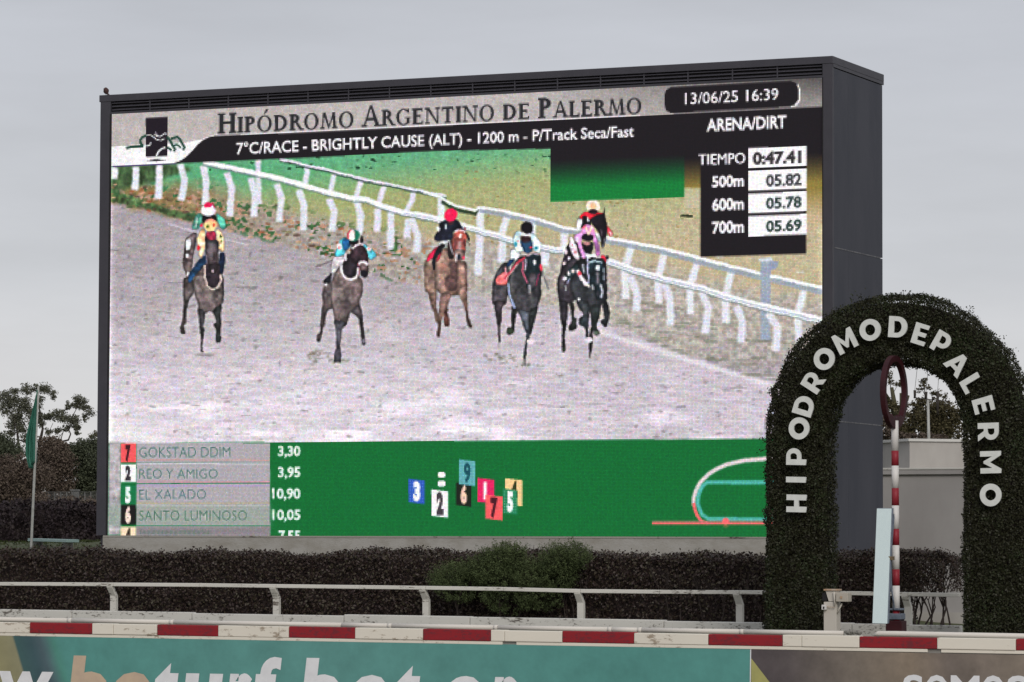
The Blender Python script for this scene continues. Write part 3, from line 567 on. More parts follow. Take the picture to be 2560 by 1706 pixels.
GL = {'H': (.92, stem_(.1)+stem_(.65)+[R_(.2, .46, .7, .46+TH)]), 'I': (.4, stem_(.11)),
 'P': (.72, stem_(.1)+[bowl(.3, .73, .36, .27), R_(.2, 1-TH, .32, 1), R_(.2, .46, .32, .46+TH)]),
 'R': (.84, stem_(.1)+[bowl(.3, .73, .34, .27), R_(.2, 1-TH, .32, 1), R_(.2, .46, .32, .46+TH), [np.array([(.36, .5), (.54, .5), (.86, 0), (.66, 0)])], R_(.66, 0, .92, SF)]),
 'O': (.98, [ring(.49, .5, .45, .52, .27, .44)]), 'Ó': (.98, [ring(.49, .5, .45, .52, .27, .44), [np.array([(.44, 1.1), (.52, 1.1), (.74, 1.36), (.58, 1.4)])]]),
 'D': (.92, stem_(.1)+[bowl(.3, .5, .56, .5), R_(.2, 1-TH, .32, 1), R_(.2, 0, .32, TH)]),
 'M': (1.08, [[np.array([(.1, 0), (.19, 0), (.27, 1), (.18, 1)])], [np.array([(.17, 1), (.33, 1), (.6, .1), (.52, 0)])], [np.array([(.8, 1), (.88, 1), (.56, 0), (.5, .04)])], [np.array([(.76, 1), (.92, 1), (1.0, 0), (.82, 0)])], R_(.0, 0, .28, SF), R_(.74, 0, 1.08, SF)]),
 'A': (.9, [[np.array([(.4, 1.04), (.5, 1.04), (.88, 0), (.68, 0)])], [np.array([(.4, 1.04), (.46, .95), (.16, 0), (.07, 0)])], R_(.24, .3, .66, .3+TH), R_(-.02, 0, .26, SF), R_(.6, 0, .96, SF)]),
 'G': (.95, [[np.concatenate([np.stack([.5+.45*np.cos(t), .5+.52*np.sin(t)], 1) for t in [np.linspace(.75, 2*math.pi-.7, 30)]] + [np.stack([.5+.27*np.cos(t), .5+.44*np.sin(t)], 1)[::-1] for t in [np.linspace(.75, 2*math.pi-.7, 30)]])], R_(.7, .1, .86, .46), R_(.58, .42, .95, .48), R_(.76, .76, .84, 1)]),
 'E': (.74, stem_(.1)+[R_(.2, 1-TH, .66, 1), R_(.2, 0, .68, TH), R_(.2, .47, .56, .47+TH), R_(.6, .8, .67, 1), R_(.62, 0, .7, .22), R_(.5, .4, .56, .6)]),
 'N': (.98, [R_(.14, 0, .22, 1), [np.array([(.1, 1), (.3, 1), (.86, 0), (.76, 0)])], R_(.78, 0, .86, 1), R_(.02, 0, .34, SF), R_(.0, 1-SF, .3, 1), R_(.66, 1-SF, .98, 1)]),
 'T': (.8, [R_(.32, 0, .49, 1), R_(.22, 0, .6, SF), R_(.04, 1-TH, .77, 1), R_(.04, .76, .11, 1), R_(.7, .76, .77, 1)]),
 'L': (.7, stem_(.1)+[R_(.2, 0, .64, TH), R_(.6, 0, .67, .24)])}
title, pen, run = 'HIPÓDROMO ARGENTINO DE PALERMO', 0.0, []
for i, ch in enumerate(title):
    if ch == ' ': pen += .42; continue
    big = i == 0 or (title[i-1] == ' ' and ch in 'AP' and i > 5)
    s = 1.27 if big else 1.0
    w, parts_ = GL[ch]
    for pr in parts_: run.append([np.stack([pen+l[:, 0]*s, l[:, 1]*s], 1) for l in pr])
    pen += w*s+.055
for loops in run:
    L2 = []
    for l in loops:
        u = l[:, 0]/pen; X = 543+u*(1607-543); B_ = 335.5+u*(285-335.5); L2.append([cv(a, b) for a, b in zip(X, B_-l[:, 1]*40.5)])
    comp(mask_of(L2), (34, 34, 38))

# emblem: black panel with a running horse drawn in outline
ZL = lambda p: [(230+x/4.355, 200+y/4.355) for x, y in p]
poly(ZL([(585, 415), (825, 402), (822, 828), (585, 838)]), (24, 14, 26))
gr, wh = (24, 66, 52), (238, 240, 238)
for p, w, c in (([(370, 745), (430, 728), (560, 722)], 16, gr), ([(560, 722), (530, 690), (526, 655), (550, 625), (590, 606)], 16, gr), ([(590, 606), (640, 602), (680, 630), (700, 650), (750, 660), (790, 640)], 9, wh), ([(680, 590), (700, 610), (740, 618), (770, 600), (800, 578), (812, 600)], 10, wh),
                ([(815, 620), (850, 660), (880, 720), (905, 755), (890, 780)], 16, gr), ([(860, 640), (910, 630), (920, 615), (960, 650), (985, 700), (1008, 735), (990, 765)], 16, gr), ([(885, 720), (920, 705), (955, 725), (965, 745)], 12, gr), ([(820, 735), (850, 755), (865, 770)], 14, gr),
                ([(640, 680), (630, 710), (600, 720), (570, 720)], 12, wh), ([(800, 735), (760, 750), (725, 780), (700, 830)], 15, wh), ([(690, 570), (705, 595), (720, 610)], 7, wh)):
    line(ZL(p), w*(1.75 if c == gr else 1.3)/4.355, c, 1, 0)
poly(ZL([(595, 880), (660, 868), (710, 862), (760, 870), (820, 868), (760, 880), (700, 890)]), (40, 36, 42))

# --- results strip
G_ = (2, 106, 46)
poly([(262, 1108), (300, 1108.4), (675, 1106), (2075, 1096), (2075, 1352), (262, 1352)], G_)
poly([(255, 1106), (302, 1106), (302, 1352), (255, 1352)], (176, 170, 174), 1, 2, .4)
rect(341, 1108.5, 675, 1352, (172, 166, 172), 1, 0, -1)
rect(341, 1262, 675, 1316, (150, 160, 150), .8, 6); rect(255, 1262, 302, 1316, (140, 156, 146), .8, 5); rect(341, 1317, 675, 1352, (132, 124, 128), .9, 2)
for y, c in ((1150.5, (208, 150, 140)), (1156.5, (120, 150, 142)), (1160, (214, 214, 220)), (1204.5, (220, 140, 160)), (1209, (20, 110, 70)), (1214.5, (176, 150, 214)), (1257.5, (186, 170, 130)), (1264, (186, 190, 186)), (1314, (40, 130, 90))):
    rect(341, y-1, 674, y+1.3, c, .95, 0)
for a, b, c, ch, tc_ in ((1108.6, 1157, (246, 88, 92), '7', (60, 16, 24)), (1161, 1206, (252, 250, 252), '2', (48, 44, 50)), (1214, 1262, (10, 116, 66), '5', (244, 250, 246)), (1263, 1312, (20, 16, 16), '6', (252, 226, 212)), (1317.5, 1366, (252, 224, 190), '4', (38, 30, 20))):
    rect(302, a, 340, b, c); text(ch, 313, a+7, b-7, 327, a+7, b-7, tc_, .075)
for s_, x1, a, b, c in (('GOKSTAD DDIM', 576, 1118, 1144, (74, 112, 104)), ('REO Y AMIGO', 544, 1173, 1197, (74, 112, 106)), ('EL XALADO', 515, 1224, 1249, (78, 112, 112)), ('SANTO LUMINOSO', 617, 1277, 1302, (72, 112, 92))):
    text(s_, 348, a, b, x1, a-.5, b-.5, (212, 206, 212), .03, .5, 1); text(s_, 348, a, b, x1, a-.5, b-.5, c, -.002)
for k in range(46): rect(350+k*3.9, 1326+random.uniform(-2, 2), 352+k*3.9, 1337, (84, 112, 98), .7)
for s_, x0, a, b in (('3,30', 695, 1116.5, 1140), ('3,95', 695, 1169, 1193), ('10,90', 680.5, 1222.5, 1246.5), ('10,05', 681, 1275.5, 1299.5), ('7,55', 696, 1328, 1352)):
    text(s_, x0, a, b, 751, a-.3, b-.3, (232, 240, 234), .035)
def badge(x0, y0, x1, y1, c, ch, tc_, dots=None):
    d = 5.0
    poly([(x0, y0), (x1, y0+d), (x1, y1), (x0, y1-d)], c)
    if dots:
        for i in range(6):
            for j in range(9): ell(x0+4+i*(x1-x0-6)/5.5, y0+7+j*(y1-y0-12)/8.5, 1.6, 1.6, dots, .7)
    w = (x1-x0); a_, b_ = (.36, .56) if ch == '1' else (.3, .72)
    if ch: text(ch, x0+w*a_, y0+11, y1-12, x0+w*b_, y0+12, y1-11, tc_, .02 if ch in '1' else .04 if ch == '9' else .07)
badge(1021.3, 1197, 1062, 1261, (40, 84, 186), '3', (248, 246, 250), (90, 140, 226))
for a, b in ((1181, 1194.5), (1202, 1217)): poly([(1097, a), (1110, a), (1113, a+3), (1113, b-3), (1110, b), (1097, b), (1095, b-3), (1095, a+3)], (246, 242, 246))
badge(1078.7, 1224, 1120, 1295, (250, 246, 250), '2', (62, 56, 62)); badge(1140, 1206, 1178, 1268, (20, 28, 18), '6', (250, 206, 186)); badge(1147.5, 1148.6, 1188, 1216, (92, 168, 176), '9', (14, 76, 90), (130, 196, 200))
badge(1193.7, 1195, 1236, 1260, (230, 30, 96), '1', (252, 240, 246)); badge(1262.5, 1196, 1306, 1266, (248, 206, 146), '4', (46, 56, 20)); badge(1257, 1221.5, 1293, 1288, (24, 124, 80), '5', (248, 250, 250), (120, 190, 160)); badge(1213.4, 1237, 1256.4, 1302, (248, 92, 96), '7', (70, 16, 30))
ZM = lambda p: [(1560+x/4.48, 1050+y/4.48) for x, y in p]
pk, cyan = (248, 106, 108), (84, 186, 176)
line(ZM([(2240, 700), (1640, 700), (930, 700), (868, 755), (830, 850), (826, 950), (872, 1060), (950, 1112), (1640, 1115), (2240, 1115)]), 10, cyan, .95, 1)
line(ZM([(2240, 470), (2000, 435), (1640, 432), (1350, 455), (1150, 500), (1040, 550), (950, 605), (850, 705), (806, 790), (778, 880), (780, 960)]), 11, (236, 214, 220), 1, 1, 9)
line(ZM([(780, 930), (795, 1010), (820, 1070), (862, 1132), (940, 1162)]), 8, pk, 1, 0); line(ZM([(315, 1143), (1640, 1146), (2240, 1146)]), 6, (190, 120, 110), .8, 1); line(ZM([(315, 1162), (1640, 1164), (2240, 1164)]), 5, pk); 
q = ZM([(1140, 1138)])[0]; ell(q[0], q[1], 9, 9, pk); ell(q[0], q[1]+12, 7, 4, (110, 110, 60), .8)
for p in ([(1914, 1048), (1914, 1074)], [(1914, 1048), (1935, 1048)], [(1914, 1074), (1935, 1074)], [(1920, 1061), (1930, 1061)], [(1936, 1046), (1936, 1076)]): line(p, 3, (50, 44, 46), .9)

# average the supersampled drawing to one value per LED, with the unevenness of a real panel
led = img.reshape(NY, SS, NX, SS, 3).mean((1, 3))
led = np.clip(led, 0, 1)
noise = rngp.normal(0, 1, (NY, NX, 3))*np.array([.03, .02, .032]) + rngp.normal(0, .02, (NY, NX, 1))
led = np.clip(led*(1+noise*1.2) + noise*.05, .004, 1)
led_lin = np.where(led <= .04045, led/12.92, ((led+.055)/1.055)**2.4)

# ------------------------------------------------------------------ ground
M = {}
M['grass'] = pmat('short_grass', (.045, .06, .02), (.075, .075, .03), 1.5, .9, bump=.6, bscale=30)
M['sand'] = pmat('track_sand', (.20, .17, .14), (.15, .125, .10), .6, .95, bump=.5, bscale=6)
def sm(t): t = min(1, max(0, t)); return t*t*(3-2*t)
def ground_z(x, y):
    left = sm((-x-43)/6)
    rise = sm((y-72)/16)*(1-sm((y-98)/40))
    low = .5*sm((y-54)/6)*sm((x+31)/5)*(1-sm((y-110)/60))
    return 1.0 - low + 1.36*left*rise + .05*math.sin(x*.9)*math.sin(y*.7)*left*rise
xs = [-2500, -1200, -600, -300, -200, -150] + [-130+i*4 for i in range(15)] + [-70+i*1.0 for i in range(45)] + [-24, -20, -14, -8, 0, 10, 40, 100, 300, 900, 2500]
ys = [45.55, 50, 55, 60, 65, 70] + [71+i*1.2 for i in range(24)] + [104, 112, 120, 130, 140, 160, 200, 300, 500, 900, 1600, 3500]
gv = [(x, y, ground_z(x, y)) for y in ys for x in xs]; nxg = len(xs)
gf = [(j*nxg+i, j*nxg+i+1, (j+1)*nxg+i+1, (j+1)*nxg+i) for j in range(len(ys)-1) for i in range(nxg-1)]
tag(MB().add(gv, gf).build('grass_infield', M['grass'], fix=False, smooth=True), kind='structure')
tag(MB().add([(-2500, -300, 0), (2500, -300, 0), (2500, 45.3, 0), (-2500, 45.3, 0)], [(0, 1, 2, 3)]).build('dirt_track', M['sand'], fix=False), kind='structure')

# ------------------------------------------------------------------ the LED video board
M['steel'] = pmat('dark_grey_cladding', (.050, .048, .060), (.058, .055, .068), 2.5, .55, spec=.35)
M['steel_side'] = pmat('blue_grey_cladding', (.036, .038, .053), (.050, .051, .067), 1.4, .6, bump=.15, bscale=3, stretch=(1, 1, .25), spec=.3)
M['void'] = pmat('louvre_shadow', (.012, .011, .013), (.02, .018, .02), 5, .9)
M['seam'] = pmat('panel_seam', (.17, .17, .18), (.06, .06, .07), 9, .6)
M['concrete'] = pmat('stained_concrete', (.36, .345, .325), (.27, .25, .22), 2.2, .9, bump=.5, bscale=25, stretch=(1, 1, 1.8), lo=.42, hi=.72)
board = empty('video_board', ((SX0+SX1)/2, 71.5, 1.0))
tag(board, 'huge dark grey video board showing a horse race with timings and odds', 'video board')
BA, BB, BT, BD = .26, .212, 9.613, 3.07
bx0, bx1, bz0, bz1 = SX0-BA, SX1+BB, SZ0, SZ0+BT
capz = bz1-.15
# screen: one flat cell per LED
iv, jv = np.meshgrid(np.arange(NX+1), np.arange(NY+1))
px_, pz_ = SW/NX, SH/NY
co = np.stack([iv*px_, np.zeros_like(iv, float), (NY-jv)*pz_], -1).reshape(-1, 3)
ii, jj = np.meshgrid(np.arange(NX), np.arange(NY)); q0 = (jj*(NX+1)+ii)
quads = np.stack([q0+NX+1, q0+NX+2, q0+1, q0], -1).reshape(-1, 4)
me = bpy.data.meshes.new('led_screen'); nf = len(quads)
me.vertices.add(len(co)); me.vertices.foreach_set('co', co.ravel())
me.loops.add(nf*4); me.loops.foreach_set('vertex_index', quads.ravel())
me.polygons.add(nf); me.polygons.foreach_set('loop_start', np.arange(nf)*4); me.polygons.foreach_set('loop_total', np.full(nf, 4))
me.update()
ca = me.attributes.new('led', 'FLOAT_COLOR', 'FACE'); ca.data.foreach_set('color', np.concatenate([led_lin.reshape(-1, 3), np.ones((nf, 1))], 1).ravel())
mt, N, L, B = nodes_of('led_panel')
B.inputs['Base Color'].default_value = (.008, .008, .009, 1); B.inputs['Roughness'].default_value = .6; B.inputs['Specular IOR Level'].default_value = .2
an = N.new('ShaderNodeAttribute'); an.attribute_name = 'led'
tcn = N.new('ShaderNodeTexCoord'); dv = N.new('ShaderNodeVectorMath'); dv.operation = 'DIVIDE'; dv.inputs[1].default_value = (px_, 1, pz_); L.new(tcn.outputs['Object'], dv.inputs[0])
fr = N.new('ShaderNodeVectorMath'); fr.operation = 'FRACTION'; L.new(dv.outputs[0], fr.inputs[0])
sb = N.new('ShaderNodeVectorMath'); sb.operation = 'SUBTRACT'; sb.inputs[1].default_value = (.5, 0, .5); L.new(fr.outputs[0], sb.inputs[0])
ab = N.new('ShaderNodeVectorMath'); ab.operation = 'ABSOLUTE'; L.new(sb.outputs[0], ab.inputs[0])
sx = N.new('ShaderNodeSeparateXYZ'); L.new(ab.outputs[0], sx.inputs[0])
mxn = N.new('ShaderNodeMath'); mxn.operation = 'MAXIMUM'; L.new(sx.outputs['X'], mxn.inputs[0]); L.new(sx.outputs['Z'], mxn.inputs[1])
rgn = N.new('ShaderNodeMapRange'); rgn.inputs['From Min'].default_value = .34; rgn.inputs['From Max'].default_value = .42; rgn.inputs['To Min'].default_value = 1.3; rgn.inputs['To Max'].default_value = .66; L.new(mxn.outputs[0], rgn.inputs['Value'])
L.new(an.outputs['Color'], B.inputs['Emission Color']); L.new(rgn.outputs[0], B.inputs['Emission Strength'])
so = bpy.data.objects.new('led_screen', me); col.objects.link(so); me.materials.append(mt)
so.location = (SX0, SYP, SZ0); so.parent = board; so.matrix_parent_inverse = Matrix.Translation(-board.location)
so['label'] = 'lit LED picture of racing horses with captions'
# cabinet
MB().box(bx0+.05, bx1-.06, SYP+.06, SYP+BD-.01, 1.2, capz-.02).build('cabinet_core', M['steel'], board)
MB().box(bx0, SX0-.004, SYP-.05, SYP+BD, bz0+.002, capz-.003).build('side_column', M['steel'], board)
MB().box(SX1+.004, bx1, SYP-.05, SYP+.05, bz0+.002, capz-.003).build('side_column', M['steel'], board)
MB().box(SX0, SX1, SYP-.045, SYP+.05, SZ1+.002, SZ1+.045).build('lower_trim', M['steel'], board)
for x, w in ((SX0-.02, .025), (SX1-.004, .02)):
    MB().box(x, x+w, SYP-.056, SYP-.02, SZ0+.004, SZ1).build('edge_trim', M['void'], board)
cap = MB().box(bx0-.03, bx1+.012, SYP-.058, SYP+BD+.08, capz, bz1).build('roof_cap', M['steel'], board, bevel=.008)
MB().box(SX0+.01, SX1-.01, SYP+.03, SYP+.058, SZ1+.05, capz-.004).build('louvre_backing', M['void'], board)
nb = 17; bw = SW/nb
slat = None
for i in range(nb):
    x = SX0+i*bw
    if i:
        MB().box(x-.012, x+.012, SYP-.03, SYP+.028, SZ1+.046, capz-.004).build('louvre_mullion', M['steel'], board)
    for k in range(3):
        z0 = SZ1+.075+k*.075
        MB().add([(x+.014, SYP-.03, z0), (x+bw-.014, SYP-.03, z0), (x+bw-.014, SYP+.02, z0+.03), (x+.014, SYP+.02, z0+.03), (x+.014, SYP-.03, z0+.014), (x+bw-.014, SYP-.03, z0+.014), (x+bw-.014, SYP+.02, z0+.042), (x+.014, SYP+.02, z0+.042)],
                 [(0, 3, 2, 1), (4, 5, 6, 7), (0, 1, 5, 4), (1, 2, 6, 5), (2, 3, 7, 6), (3, 0, 4, 7)]).build('louvre_slat', M['steel'], board)
# right flank: three tall panels with pale joints
zs = [1.2, SZ0+2.31, SZ0+5.776, capz-.075]
for i in range(3):
    for y0, y1 in ((SYP+.052, SYP+.9), (SYP+.905, SYP+BD)):
        MB().box(bx1-.055, bx1, y0, y1, zs[i]+.012, zs[i+1]-.012).build('cladding_panel', M['steel_side'], board)
for z in zs[1:3]:
    MB().box(bx1-.05, bx1+.006, SYP+.06, SYP+BD-.15, z-.011, z+.011).build('panel_joint', M['seam'], board)
plx = at(256, 1350, SYP-.16).x
MB().box(plx, bx1-.06, SYP-.16, SYP+BD-.2, .9, SZ0-.004).build('concrete_plinth', M['concrete'], board, bevel=.02)
MB().box(plx+.02, SX1, SYP-.17, SYP-.12, SZ0-.035, SZ0-.002).build('stained_ledge', worn('mossy_ledge', (.36, .34, .31), (.08, .06, .05), .55, 5, stretch=(.6, 1, 1)), board)
MB().box(bx1-.05, bx1+.01, SYP-.02, SYP+BD+.078, capz-.07, capz-.002).build('side_fascia', M['steel'], board, bevel=.005)
# a small bird on the left corner
M['bird'] = pmat('brown_feathers', (.07, .03, .028), (.04, .022, .02), 30, .8)
bp_ = at(260.5, 230, SYP); bz = bz1
bird = MB()
bpts = [(.055, .15, .035), (.03, .13, .05), (0, .09, .066), (-.03, .05, .05), (-.06, .03, .022), (-.13, .005, .012), (-.17, -.005, .006)]
bird.tube([(bp_.x-.01-a*.55, SYP+.1, bz+.02+b) for a, b, r in bpts], [r for a, b, r in bpts], 10)
bird.tube([(bp_.x-.05, SYP+.1, bz+.165), (bp_.x-.085, SYP+.1, bz+.155)], [.014, .002], 5)
for dx in (-.015, .015): bird.tube([(bp_.x+dx, SYP+.1, bz), (bp_.x+dx, SYP+.1, bz+.07)], .005, 4)
bo = bird.build('bird', M['bird'], smooth=True); tag(bo, 'small brown bird perched on the upper left corner of the video board', 'bird')

# ------------------------------------------------------------------ hedges: leaf shells over twiggy cores
M['hedge'] = leafmat('clipped_hedge_leaf', [(.0, (.020, .011, .011)), (.40, (.040, .024, .022)), (.60, (.052, .037, .027)), (.76, (.058, .052, .030)), (.88, (.085, .066, .055)), (1.0, (.34, .27, .24))], .5, 2.2, spec=.3, lump=.4)
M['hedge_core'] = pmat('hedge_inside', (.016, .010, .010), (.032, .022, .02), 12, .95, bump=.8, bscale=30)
M['stem'] = pmat('hedge_stem', (.03, .021, .019), (.05, .038, .033), 20, .9)
def lumps(x, z, y=0):
    return (np.sin(x*2.3+z*3.1)+np.sin(x*5.1-z*4.7+1.3)*.7+np.sin(x*11.3+z*8.9+.4)*.4+np.sin(x*.8+2)*.8)
def box_shell(x0, x1, y0, y1, z0, z1, n, rng, wave=.05, faces=(1, 1, 1, 1, 1)):
    """points with normals on the front, top, left, right and back of a box, surface slightly uneven"""
    A = [((x1-x0)*(z1-z0), (0, -1, 0)), ((x1-x0)*(y1-y0), (0, 0, 1)), ((y1-y0)*(z1-z0), (-1, 0, 0)), ((y1-y0)*(z1-z0), (1, 0, 0)), ((x1-x0)*(z1-z0), (0, 1, 0))]
    w = np.array([a*f for (a, _), f in zip(A, faces)]); w /= w.sum(); P, Nn = [], []
    for (a, nr), cnt in zip(A, (w*n).astype(int)):
        u = rng.random((cnt, 3)); p = np.array([x0, y0, z0])+u*np.array([x1-x0, y1-y0, z1-z0])
        if nr[1] < 0: p[:, 1] = y0
        if nr[1] > 0: p[:, 1] = y1
        if nr[2] > 0: p[:, 2] = z1
        if nr[0] < 0: p[:, 0] = x0
        if nr[0] > 0: p[:, 0] = x1
        bulge = wave*lumps(p[:, 0], p[:, 2]+p[:, 1])
        p += np.array(nr)*(bulge+rng.normal(0, .035, cnt))[:, None]
        P.append(p); Nn.append(np.tile(nr, (cnt, 1)))
    return np.concatenate(P), np.concatenate(Nn)
def shrub_stems(name, spots, y, z0, z1, parent, seed, reach=.35, r=.012, mat=None, forks=3):
    """each stem a forked tube of its own"""
    rr = random.Random(seed)
    for x in spots:
        b = MB()
        def grow(p, d, length, rad, lev):
            q = p + d*length; mid = p + d*length*.5 + Vector((rr.gauss(0, .02), rr.gauss(0, .02), 0))
            b.tube([p, mid, q], [rad, rad*.85, rad*.65], 5)
            if lev and q.z < z1:
                for k in range(rr.choice([2, 2, 3])):
                    d2 = (d + Vector((rr.gauss(0, reach), rr.gauss(0, reach*.6), abs(rr.gauss(.15, .2))))).normalized()
                    grow(q, d2, length*rr.uniform(.6, .85), rad*.62, lev-1)
        grow(Vector((x, y+rr.uniform(-.2, .2), z0)), Vector((rr.gauss(0, .12), rr.gauss(0, .1), 1)).normalized(), (z1-z0)*rr.uniform(.3, .42), r*rr.uniform(.8, 1.3), forks)
        b.build(name, mat or M['stem'], parent)
rng = np.random.default_rng(5)
HY0, HY1 = 51.2, 52.2
hx0 = at(-120, 1400, HY0).x; hx1 = at(2378, 1400, HY0).x
zt = at(1280, 1383, HY0).z
hedge = empty('hedge', ((hx0+hx1)/2, 51.7, 1.0)); tag(hedge, 'long dark clipped hedge running below the video board', 'hedge')
P, Nn = box_shell(hx0, hx1-.9, HY0, HY1, 1.05, zt-.05, 80000, rng, .03, (1, .9, .3, .3, .25))
drop = (P[:, 2] < 1.5) & (rng.random(len(P)) < .25*(P[:, 0] > at(1400, 1400, HY0).x))
P, Nn = P[~drop], Nn[~drop]
topz = .012*np.sin(P[:, 0]*1.7)+.012*np.sin(P[:, 0]*4.3)
P[:, 2] += topz*(P[:, 2] > zt-.4)
leaf_mesh('foliage', P, .046, M['hedge'], hedge, Nn, .9, .6, 1)
cn = 120; cvx = []
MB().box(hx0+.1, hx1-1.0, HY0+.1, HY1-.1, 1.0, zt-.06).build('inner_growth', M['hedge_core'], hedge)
shrub_stems('stem', [at(x, 1500, HY0).x for x in range(1420, 2060, 26)], HY0+.05, 1.0, 1.9, hedge, 3, .3, .011)
shrub_stems('twig', [hx0+random.uniform(.1, hx1-hx0-1) for k in range(70)], HY0+.3, zt-.3, zt+.03, hedge, 8, .5, .006, None, 2)
# bare right end of the hedge: stems, sparse leaves on top
rh = empty('thin_hedge', (hx1-.45, 51.7, 1.0)); tag(rh, 'thinning end of the hedge with bare stems seen through the leafy arch', 'hedge')
tx0, tx1 = at(2070, 1500, HY0).x, at(2383, 1500, HY0).x
shrub_stems('stem', list(np.linspace(tx0+.02, tx1-.12, 24)), HY0+.25, 1.0, 2.0, rh, 5, .30, .017, None, 4)
tw = tx1-tx0
P, Nn = box_shell(tx0, tx1-.12, HY0+.02, HY1-.2, 1.62, zt-.05, 20000, rng, .03, (1, 1, .2, .5, .3))
fade = (P[:, 0]-tx0)/tw; keep = rng.random(len(P)) < np.clip(1.9-1.1*fade-(1.95-P[:, 2])*2.0*fade, .15, 1); leaf_mesh('foliage', P[keep], .04, M['hedge'], rh, Nn[keep], 1.0, .5, 2)
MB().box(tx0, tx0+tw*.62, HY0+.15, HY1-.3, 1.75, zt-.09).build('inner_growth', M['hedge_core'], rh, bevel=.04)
P = np.stack([rng.uniform(tx0, tx0+tw*.6, 5000), rng.uniform(HY0+.1, HY1-.2, 5000), rng.uniform(1.05, 1.8, 5000)], 1); leaf_mesh('lower_foliage', P, .036, M['hedge'], rh, None, 1, .5, 3)

# feathery green shrubs growing through the hedge
M['feather'] = leafmat('feathery_green', [(.0, (0.0328, 0.0437, 0.0176)), (.45, (0.0655, 0.0874, 0.0353)), (.75, (0.0945, 0.1223, 0.0504)), (1.0, (0.1512, 0.1747, 0.0882))], .7, 3.0, lump=.6)
def plume_bush(label, blobs, seed, Y):
    rg = np.random.default_rng(seed); c0 = at(blobs[0][0], 1500, Y)
    root = empty('feathery_shrub', (c0.x, Y, 1.0)); tag(root, label, 'shrub', 'green shrubs in the hedge')
    Ps = []
    for (x, y, rx, ry, n) in blobs:
        p = at(x, y, Y); s = (at(x+100, y, Y)-p).x/100
        for k in range(n):                              # little plumes: a fan of fine leaflets on a short axis
            u = rg.normal(size=3); u /= np.linalg.norm(u); rad = rg.uniform(.45, 1)**.6*(1.0 if rg.random() < .82 else rg.uniform(1.05, 1.35))
            c = np.array(p)+u*rad*np.array([rx*s, .28, ry*s])
            ax = u*.6+np.array([0, -.2, .6]); ax /= np.linalg.norm(ax)
            t = rg.uniform(-.5, .5, 26)[:, None]*.17
            Ps.append(c+ax*t+rg.normal(0, .018, (26, 3)))
    leaf_mesh('foliage', np.concatenate(Ps), .034, M['feather'], root, None, 1, .3, seed)
    shrub_stems('stem', [c0.x-.1, c0.x+.02, c0.x+.15], Y+.25, 1.0, 1.9, root, seed, .3, .012, M['stem'])
plume_bush('tallest feathery green shrub in the hedge, left of the middle white post', [(1262, 1402, 62, 32, 260), (1245, 1445, 72, 40, 240), (1205, 1425, 40, 30, 110), (1285, 1374, 30, 12, 46), (1245, 1378, 22, 12, 34), (1270, 1500, 70, 30, 90)], 21, 50.74)
plume_bush('feathery green shrub with upright sprigs, right of the tallest one in the hedge', [(1400, 1402, 54, 34, 240), (1445, 1390, 34, 26, 110), (1380, 1445, 60, 36, 190), (1412, 1370, 14, 12, 26), (1330, 1440, 40, 40, 120), (1350, 1495, 60, 30, 80)], 22, 50.78)
plume_bush('smallest feathery green shrub low in the hedge, leftmost of the three', [(1130, 1442, 46, 30, 150), (1165, 1425, 36, 20, 80), (1105, 1460, 30, 16, 50), (1150, 1480, 50, 24, 60)], 23, 50.74)

# ------------------------------------------------------------------ white running rail with swan-neck posts
M['white'] = worn('flaking_white_paint', (.70, .68, .63), (.13, .11, .09), .58, 16, .6, (.4, 1, 1.5), (.54, .52, .47))
M['white2'] = worn('patchy_white_kerb', (.66, .65, .61), (.14, .125, .11), .60, 18, .7, (.7, 1, 1.5), (.52, .50, .47))
FY = 50.0
rail = empty('running_rail', (at(1280, 1540, FY).x, FY, 1.0)); tag(rail, 'low white track rail on bent posts in front of the dark hedge', 'rail')
post_px = [-130, 285, 692, 1066, 1453, 1850, 2271]
top_pts = [(-130, 1459), (0, 1460), (285, 1461.5), (500, 1463), (692, 1465.5), (900, 1468), (1066, 1470), (1260, 1473), (1453, 1478), (1650, 1480), (1850, 1481), (2100, 1483), (2271, 1486), (2400, 1488)]
def top_y(x): return float(np.interp(x, [p[0] for p in top_pts], [p[1] for p in top_pts]))
def base_y(x): return 1524.5+x*.0163
RY = FY-.10
for a, b in zip(top_pts[:-1], top_pts[1:]):
    p, q = at(a[0], a[1], RY), at(b[0], b[1], RY)
    MB().box(p.x, q.x-.004, RY-.03, RY+.03, p.z-.028, p.z+.028, (q.z-p.z)/(q.x-p.x)).build('top_rail', M['white'], rail, bevel=.008)
for x in post_px:
    bz_ = at(x, base_y(x), FY); tp = at(x-6, top_y(x)+4, RY)
    h = tp.z-bz_.z
    pts = [Vector((bz_.x, FY, .8)), Vector((bz_.x, FY, bz_.z+h*.35)), Vector((bz_.x, FY-.005, bz_.z+h*.62)), Vector((bz_.x-.01, RY+.005, tp.z-.02)), Vector((bz_.x-.012, RY, tp.z-.005))]
    mb = MB(); w, d = .05, .04
    vs = []; fs = []
    for p in pts: vs += [(p.x-w, p.y-d, p.z), (p.x+w, p.y-d, p.z), (p.x+w, p.y+d, p.z), (p.x-w, p.y+d, p.z)]
    for i in range(len(pts)-1):
        for k in range(4): fs.append((i*4+k, i*4+(k+1) % 4, i*4+4+(k+1) % 4, i*4+4+k))
    fs += [(3, 2, 1, 0), tuple(len(pts)*4-4+k for k in range(4))]
    mb.add(vs, fs).build('post', M['white'], rail, bevel=.01)
